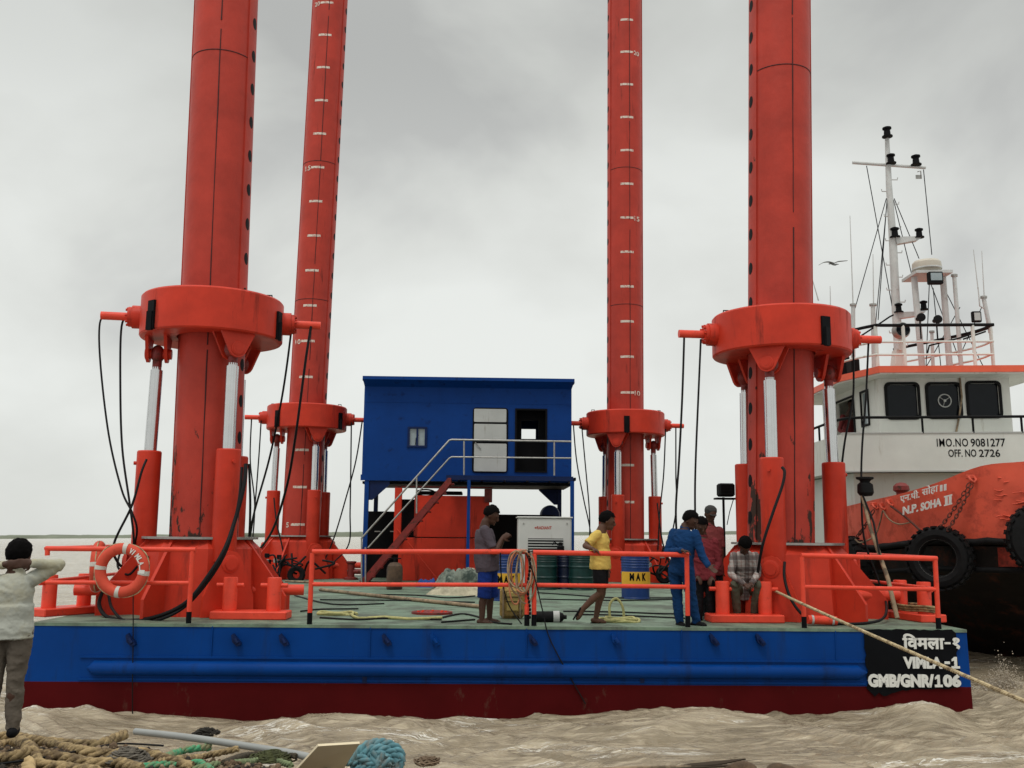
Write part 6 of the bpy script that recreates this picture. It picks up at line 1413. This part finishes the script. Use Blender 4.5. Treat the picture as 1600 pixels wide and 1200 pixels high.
# spray thrown up between the hulls
def spray():
    rr = random.Random(33); g = MB()
    for i in range(1500):
        a = rr.gauss(0, .55); h = abs(rr.gauss(0, .5)); x = 7.45 + a * .32; z = -.62 + h * .42 * max(.1, 1 - abs(a) * .6); y = 15.55 + rr.gauss(0, .12); r = rr.choice((.003, .005, .006, .009)) * (1.5 if h < .4 else 1)
        g.ell((x, y, z), r * 1.3, r, r, None, 6, 4)
    struct('water_spray', g, mat('muddy_spray', (.42, .36, .28), .4, var=.1), 'stuff')
spray()
# ------------------------------------------------------------------ shore in the foreground
def crest_Y(x):
    P = [(-6, 9.2), (-4.0, 8.95), (-3.4, 8.9), (-2.6, 8.55), (-1.6, 8.0), (-.75, 7.5), (0, 7.34), (1.5, 7.34), (2.4, 7.30), (6, 7.2)]
    for (a, ya), (b, yb) in zip(P, P[1:]):
        if a <= x <= b: return ya + (yb - ya) * (x - a) / (b - a)
    return P[0][1] if x < P[0][0] else P[-1][1]
def ground_z(x, y):
    d = crest_Y(x) + .14 * noise.noise(V((x * 1.7, 0, 3))) + .05 * noise.noise(V((x * 7, 0, 3))) - y
    h = .0 + .05 * noise.noise(V((x * 1.3, y * 1.3, 0))) + .035 * noise.noise(V((x * 5, y * 5, 1))) + .018 * noise.noise(V((x * 15, y * 15, 1)))
    if d < .25: h -= (.25 - d) * .85 - .0
    return max(h, -1.6)
def build_shore():
    g = MB(); nx, ny = 330, 190; vs = []; fs = []
    for j in range(ny + 1):
        y = -1.5 + (5.6 if j < 20 else 0) * (j / 20 if j < 20 else 0) if j < 20 else 4.1 + 6.6 * (j - 20) / (ny - 20)
        for i in range(nx + 1):
            x = -7 + 14 * i / nx; vs.append((x, y, ground_z(x, y)))
    for j in range(ny):
        for i in range(nx): a = j * (nx + 1) + i; fs.append((a, a + 1, a + nx + 2, a + nx + 1))
    g.add(vs, fs, True); struct('river_bank', g, mat('brown_rubble_earth', (.10, .070, .045), .95, var=.45, vscale=9, dirt=(.035, .028, .022), dirt_amt=.46, dirt_scale=12, bump=1.0, bscale=45, spec=.1))
    g = MB(); rr = random.Random(21)
    for i in range(4200):
        x = rr.uniform(-5.6, 4.5) if i % 3 else rr.uniform(-5, -1.5); y = crest_Y(x) - abs(rr.gauss(0, .5)) + .12; s = rr.choice((.008, .012, .016, .022, .030)) * rr.uniform(.7, 1.2); c = V((x, y, ground_z(x, y) + s * .3))
        q = Quaternion((rr.gauss(0, 1), rr.gauss(0, 1), rr.gauss(0, 1), rr.gauss(0, 1))).normalized().to_matrix(); k = len(g.v)
        g.ell(c, s * rr.uniform(.8, 1.5), s, s * rr.uniform(.5, .9), q, 6, 4, mi=rr.choice((0, 0, 1, 2)))
        for m_ in range(k, len(g.v)): v = V(g.v[m_]); g.v[m_] = tuple(c + (v - c) * rr.uniform(.75, 1.2))
        for m_ in range(len(g.sm) - 24, len(g.sm)): g.sm[m_] = False
    struct('rubble', g, [mat('brown_stone', (.13, .085, .05), .95, var=.4, vscale=12), mat('dark_stone', (.04, .032, .026), .95, var=.4), mat('buff_stone', (.22, .16, .10), .95, var=.3)], 'stuff')
build_shore()
def gp(px, py, lift=.0):       # point on the bank surface seen at a pixel
    Y = 5.0; p = atz(px, py, 0)
    for _ in range(6): p = atz(px, py, ground_z(p.x, min(p.y, crest_Y(p.x))) + lift)
    return p
def srope(label, pts, r, m, strands=3, name='rope', group=None):
    P = [gp(a, b, r * .8 + (c[0] if c else 0)) for a, b, *c in pts]; g = MB(); rope_mb(g, smoothpath(P, 8), r, r * 6.5, strands, 6)
    for i in range(len(g.v)):
        v = g.v[i]; q = noise.noise(V(v) * 22) * r * .18; g.v[i] = (v[0] + q, v[1] + q, v[2] + q)
    return solo(name, g, m, label, 'rope', P[0], W_, group)
GG = 'old ropes heaped on the bank'
srope('thick tan hawser running from left frame edge to its frayed end', [(-40, 1150), (20, 1151), (60, 1158), (110, 1163), (150, 1164), (172, 1156), (194, 1148)], .050, m_ropet, group=GG)
srope('thick tan hawser branching down from the first one at left', [(30, 1156), (48, 1168), (56, 1182), (62, 1194), (100, 1200), (150, 1205)], .046, m_ropet, group=GG)
srope('thick tan hawser curling round at lower left corner', [(-40, 1185), (0, 1184), (25, 1180), (42, 1172), (28, 1160), (0, 1163), (-30, 1172)], .042, m_ropet, group=GG)
srope('long tan hawser lying across the middle of the rope heap', [(70, 1160), (120, 1172), (170, 1178), (210, 1174), (250, 1184), (300, 1200)], .044, m_ropet, group=GG)
srope('dark stained tan hawser below the long middle one', [(60, 1178), (100, 1184), (140, 1192), (180, 1192), (220, 1202)], .046, m_ropet, group=GG)
srope('short tan rope end poking up at the bottom left edge', [(44, 1212), (44, 1203), (46, 1192)], .055, mat('buff_rope', (.42, .30, .15), .9, var=.2, vscale=9, bump=.4, bscale=70), group=GG)
srope('thin tan rope beside the green rope heap', [(215, 1200), (262, 1188), (310, 1183), (345, 1176), (372, 1170)], .030, m_ropet, group=GG)
srope('green rope lying right of the grey netting', [(255, 1186), (275, 1176), (300, 1170), (328, 1167)], .034, m_ropeg, group=GG)
srope('green rope along the bottom edge under the grey pipe', [(215, 1200), (250, 1195), (285, 1196), (310, 1192), (330, 1204)], .030, m_ropeg, group=GG)
srope('faded green rope crossing toward the plywood board', [(300, 1203), (340, 1194), (390, 1190), (420, 1186), (455, 1196)], .028, mat('faded_green_rope', (.16, .20, .10), .9, var=.35, vscale=15), group=GG)
srope('dark old rope below the grey pipe end', [(350, 1192), (385, 1180), (430, 1177), (462, 1182)], .028, mat('dark_old_rope', (.05, .04, .025), .95, var=.4, vscale=15), group=GG)
def net_clump(name, label, cat, cx, cy, rad, m, n, seed, r=.008, h=.6):
    rr = random.Random(seed); c = gp(cx, cy); g = MB()
    for i in range(n):
        t0 = rr.uniform(0, 6.28); k = rr.uniform(.2, .95); pts = []
        for j in range(7):
            a = t0 + j * rr.uniform(.25, .5); q = rad * k * (1 + .2 * sin(j)); pts.append(c + V((q * cos(a), q * .8 * sin(a), r + rad * h * (1 - k * k) + rr.uniform(0, .03))))
        g.path(smoothpath(pts, 3), r, 5)
    return solo(name, g, m, label, cat, c, W_)
net_clump('netting', 'grey brown tangle of old netting in the rope heap', 'netting', 200, 1196, .17, mat('grey_net', (.12, .105, .085), .95, var=.4, vscale=20), 90, 2)
net_clump('netting', 'dark seaweed coloured net clump before the grey pipe', 'netting', 425, 1190, .20, mat('olive_net', (.05, .055, .02), .95, var=.5, vscale=20), 80, 3, h=.3)
net_clump('netting', 'black net rag lying on the bank above the grey pipe', 'netting', 322, 1152, .13, mat('black_net', (.02, .017, .013), .95), 50, 4, h=.4)
net_clump('dry_weed', 'small brown dry weed right of the blue rope coil', 'weed', 668, 1196, .13, mat('dry_weed', (.16, .11, .07), .95, var=.3), 45, 6, .006, h=.3)
P = [gp(212, 1143, .03), gp(300, 1153, .03), gp(400, 1168, .03), gp(470, 1180, .03), gp(530, 1196, .03)]
g = MB(); g.path(smoothpath(P, 5), .034, 12); solo('pipe', g, mat('pale_grey_plastic', (.30, .31, .30), .5, var=.1), 'pale grey plastic pipe lying across the bank top', 'pipe', P[0], W_)
P = [gp(a, b, .02) for a, b in ((-20, 1196), (60, 1185), (130, 1172), (185, 1162), (255, 1165))]; g = MB(); g.path(smoothpath(P, 5), .009, 6); solo('cable', g, m_hose, 'thin black cable lying over the tan hawsers', 'cable', P[0], W_)
# plywood board leaning on the heap
a, b, c, d = gp(462, 1204, .03), gp(536, 1203, .03), atz(562, 1162, .10), atz(497, 1166, .10); nrm = (b - a).cross(d - a).normalized()
g = MB(); lo = [p - nrm * .018 for p in (a, b, c, d)]; g.add([a, b, c, d] + lo, [(0, 1, 2, 3), (7, 6, 5, 4), (0, 4, 5, 1), (1, 5, 6, 2), (2, 6, 7, 3), (3, 7, 4, 0)]); solo('plywood_board', g, m_ply, 'pale plywood board lying slanted on the bank by the blue rope', 'board', a, W_)
# big plaited blue rope coil
def blue_coil():
    c = gp(592, 1198); c.y -= .08; root = thing('blue_rope_coil', 'coil of thick plaited blue green rope on the bank edge', 'rope', c, W_)
    rr = random.Random(9)
    C0 = c + V((.0, .0, .055))
    for k in range(4):
        R_ = (.185, .145, .10, .055)[k]; pts = [C0 + V((R_ * cos(t) * 1.08 + .01 * sin(3 * t + k), -.03 * k + .03 * sin(2 * t + k), R_ * sin(t) * .86)) for t in [2 * pi * i / 16 for i in range(16)]]
        g = MB(); rope_mb(g, smoothpath(pts + [pts[0]], 3), .040, .19, 3, 6); g.build('rope_turn', m_ropeb, root)
    for k in range(4):
        a0 = -.5 + .75 * k; P = [C0 + V((.17 * cos(a0 + pi) * (1 - j / 3.5), -.10 - .03 * sin(pi * j / 6), .15 * sin(a0 + pi) * (1 - j / 3.5))) for j in range(7)]
        g = MB(); rope_mb(g, smoothpath(P, 4), .038, .18, 3, 6); g.build('rope_plait', m_ropeb, root)
    for k in range(3):
        P = [c + V((-.15 - .05 * k, -.05 + .05 * k, .06)), c + V((-.28, .0 + .04 * k, .05 + .02 * k)), c + V((-.42, -.1 - .05 * k, .02))]; g = MB(); rope_mb(g, smoothpath(P, 5), .03, .15, 3, 6); g.build('rope_tail', m_ropeb, root)
blue_coil()
for px, py, s_, lb in ((1160, 1200, .10, 'brown boulder at the bottom edge right of centre'), (1225, 1203, .09, 'dark brown rock beside the boulder at the bottom edge'), (753, 1201, .035, 'small upright brown stone at the bottom edge')):
    c = gp(px, py + 6); g = MB(); g.ell(c, s_ * 1.5, s_, s_ * .8, None, 20, 14)
    for i in range(len(g.v)): v = V(g.v[i]); g.v[i] = tuple(v + (v - c) * .35 * noise.noise(v * 9 + V((s_ * 99, 0, 0))))
    solo('rock', g, mat('wet_brown_rock', (.09, .055, .03), .8, var=.4, vscale=10, bump=.8), lb, 'rock', c, W_)
P = [gp(a, b, .03) for a, b in ((985, 1207), (1050, 1202), (1110, 1198), (1160, 1196))]; g = MB(); g.path(smoothpath(P, 5), .012, 6)
for i in range(6): g.path([P[2] + V((.03 * i - .3, .02 * i, .0)), P[2] + V((.1 + .04 * i, .0, .02 + .008 * i))], .008, 5)
solo('driftwood', g, mat('dark_driftwood', (.05, .035, .022), .9), 'dark driftwood sticks at the bottom edge left of the boulder', 'driftwood', P[0], W_)
P = [gp(a, b, .02) for a, b in ((700, 1212), (900, 1204), (1000, 1200), (1080, 1199))]; g = MB(); g.path(smoothpath(P, 5), .018, 6); solo('bamboo_cane', g, m_wood, 'pale cane lying along the bottom edge of the bank', 'cane', P[0], W_)
# seagull
def gull():
    c = at(1302, 413, 60); root = thing('seagull', 'small grey gull gliding left of the tug mast', 'bird', c, W_)
    g = MB(); g.ell(c, .20, .07, .065, Matrix.Rotation(.3, 3, 'Y'), 12, 8); g.ell(c + V((-.22, 0, .03)), .055, .04, .045, None, 8, 6); g.path([c + V((-.26, 0, .03)), c + V((-.33, 0, .015))], [.015, .004], 6); g.path([c + V((.15, 0, 0)), c + V((.34, 0, .0))], [.05, .02], 6); g.build('body', mat('grey_feather', (.16, .165, .17), .8), root)
    for s in (-1, 1):
        P = [c + V((0, s * .03, .05)), c + V((.33 * s, s * .12, .20 if s > 0 else .12)), c + V((.68 * s, s * .2, .26 if s > 0 else .06)), c + V((1.0 * s, s * .25, .30 if s > 0 else -.12))]; g = MB(); w = [.13, .12, .08, .02]
        Pf = smoothpath(P, 4); vs = []
        for i, p in enumerate(Pf): t = i / (len(Pf) - 1); ww = .13 * (1 - t) ** .6 + .01; vs += [p + V((0, -ww, .012)), p + V((0, ww, .0)), p + V((0, ww, -.012)), p + V((0, -ww, -.012))]
        fs = [(i * 4 + k, i * 4 + (k + 1) % 4, i * 4 + 4 + (k + 1) % 4, i * 4 + 4 + k) for i in range(len(Pf) - 1) for k in range(4)] + [(0, 3, 2, 1)]; g.add(vs, fs, True); g.build('wing', mat('wing_feather', (.17, .175, .18), .8), root)
gull()
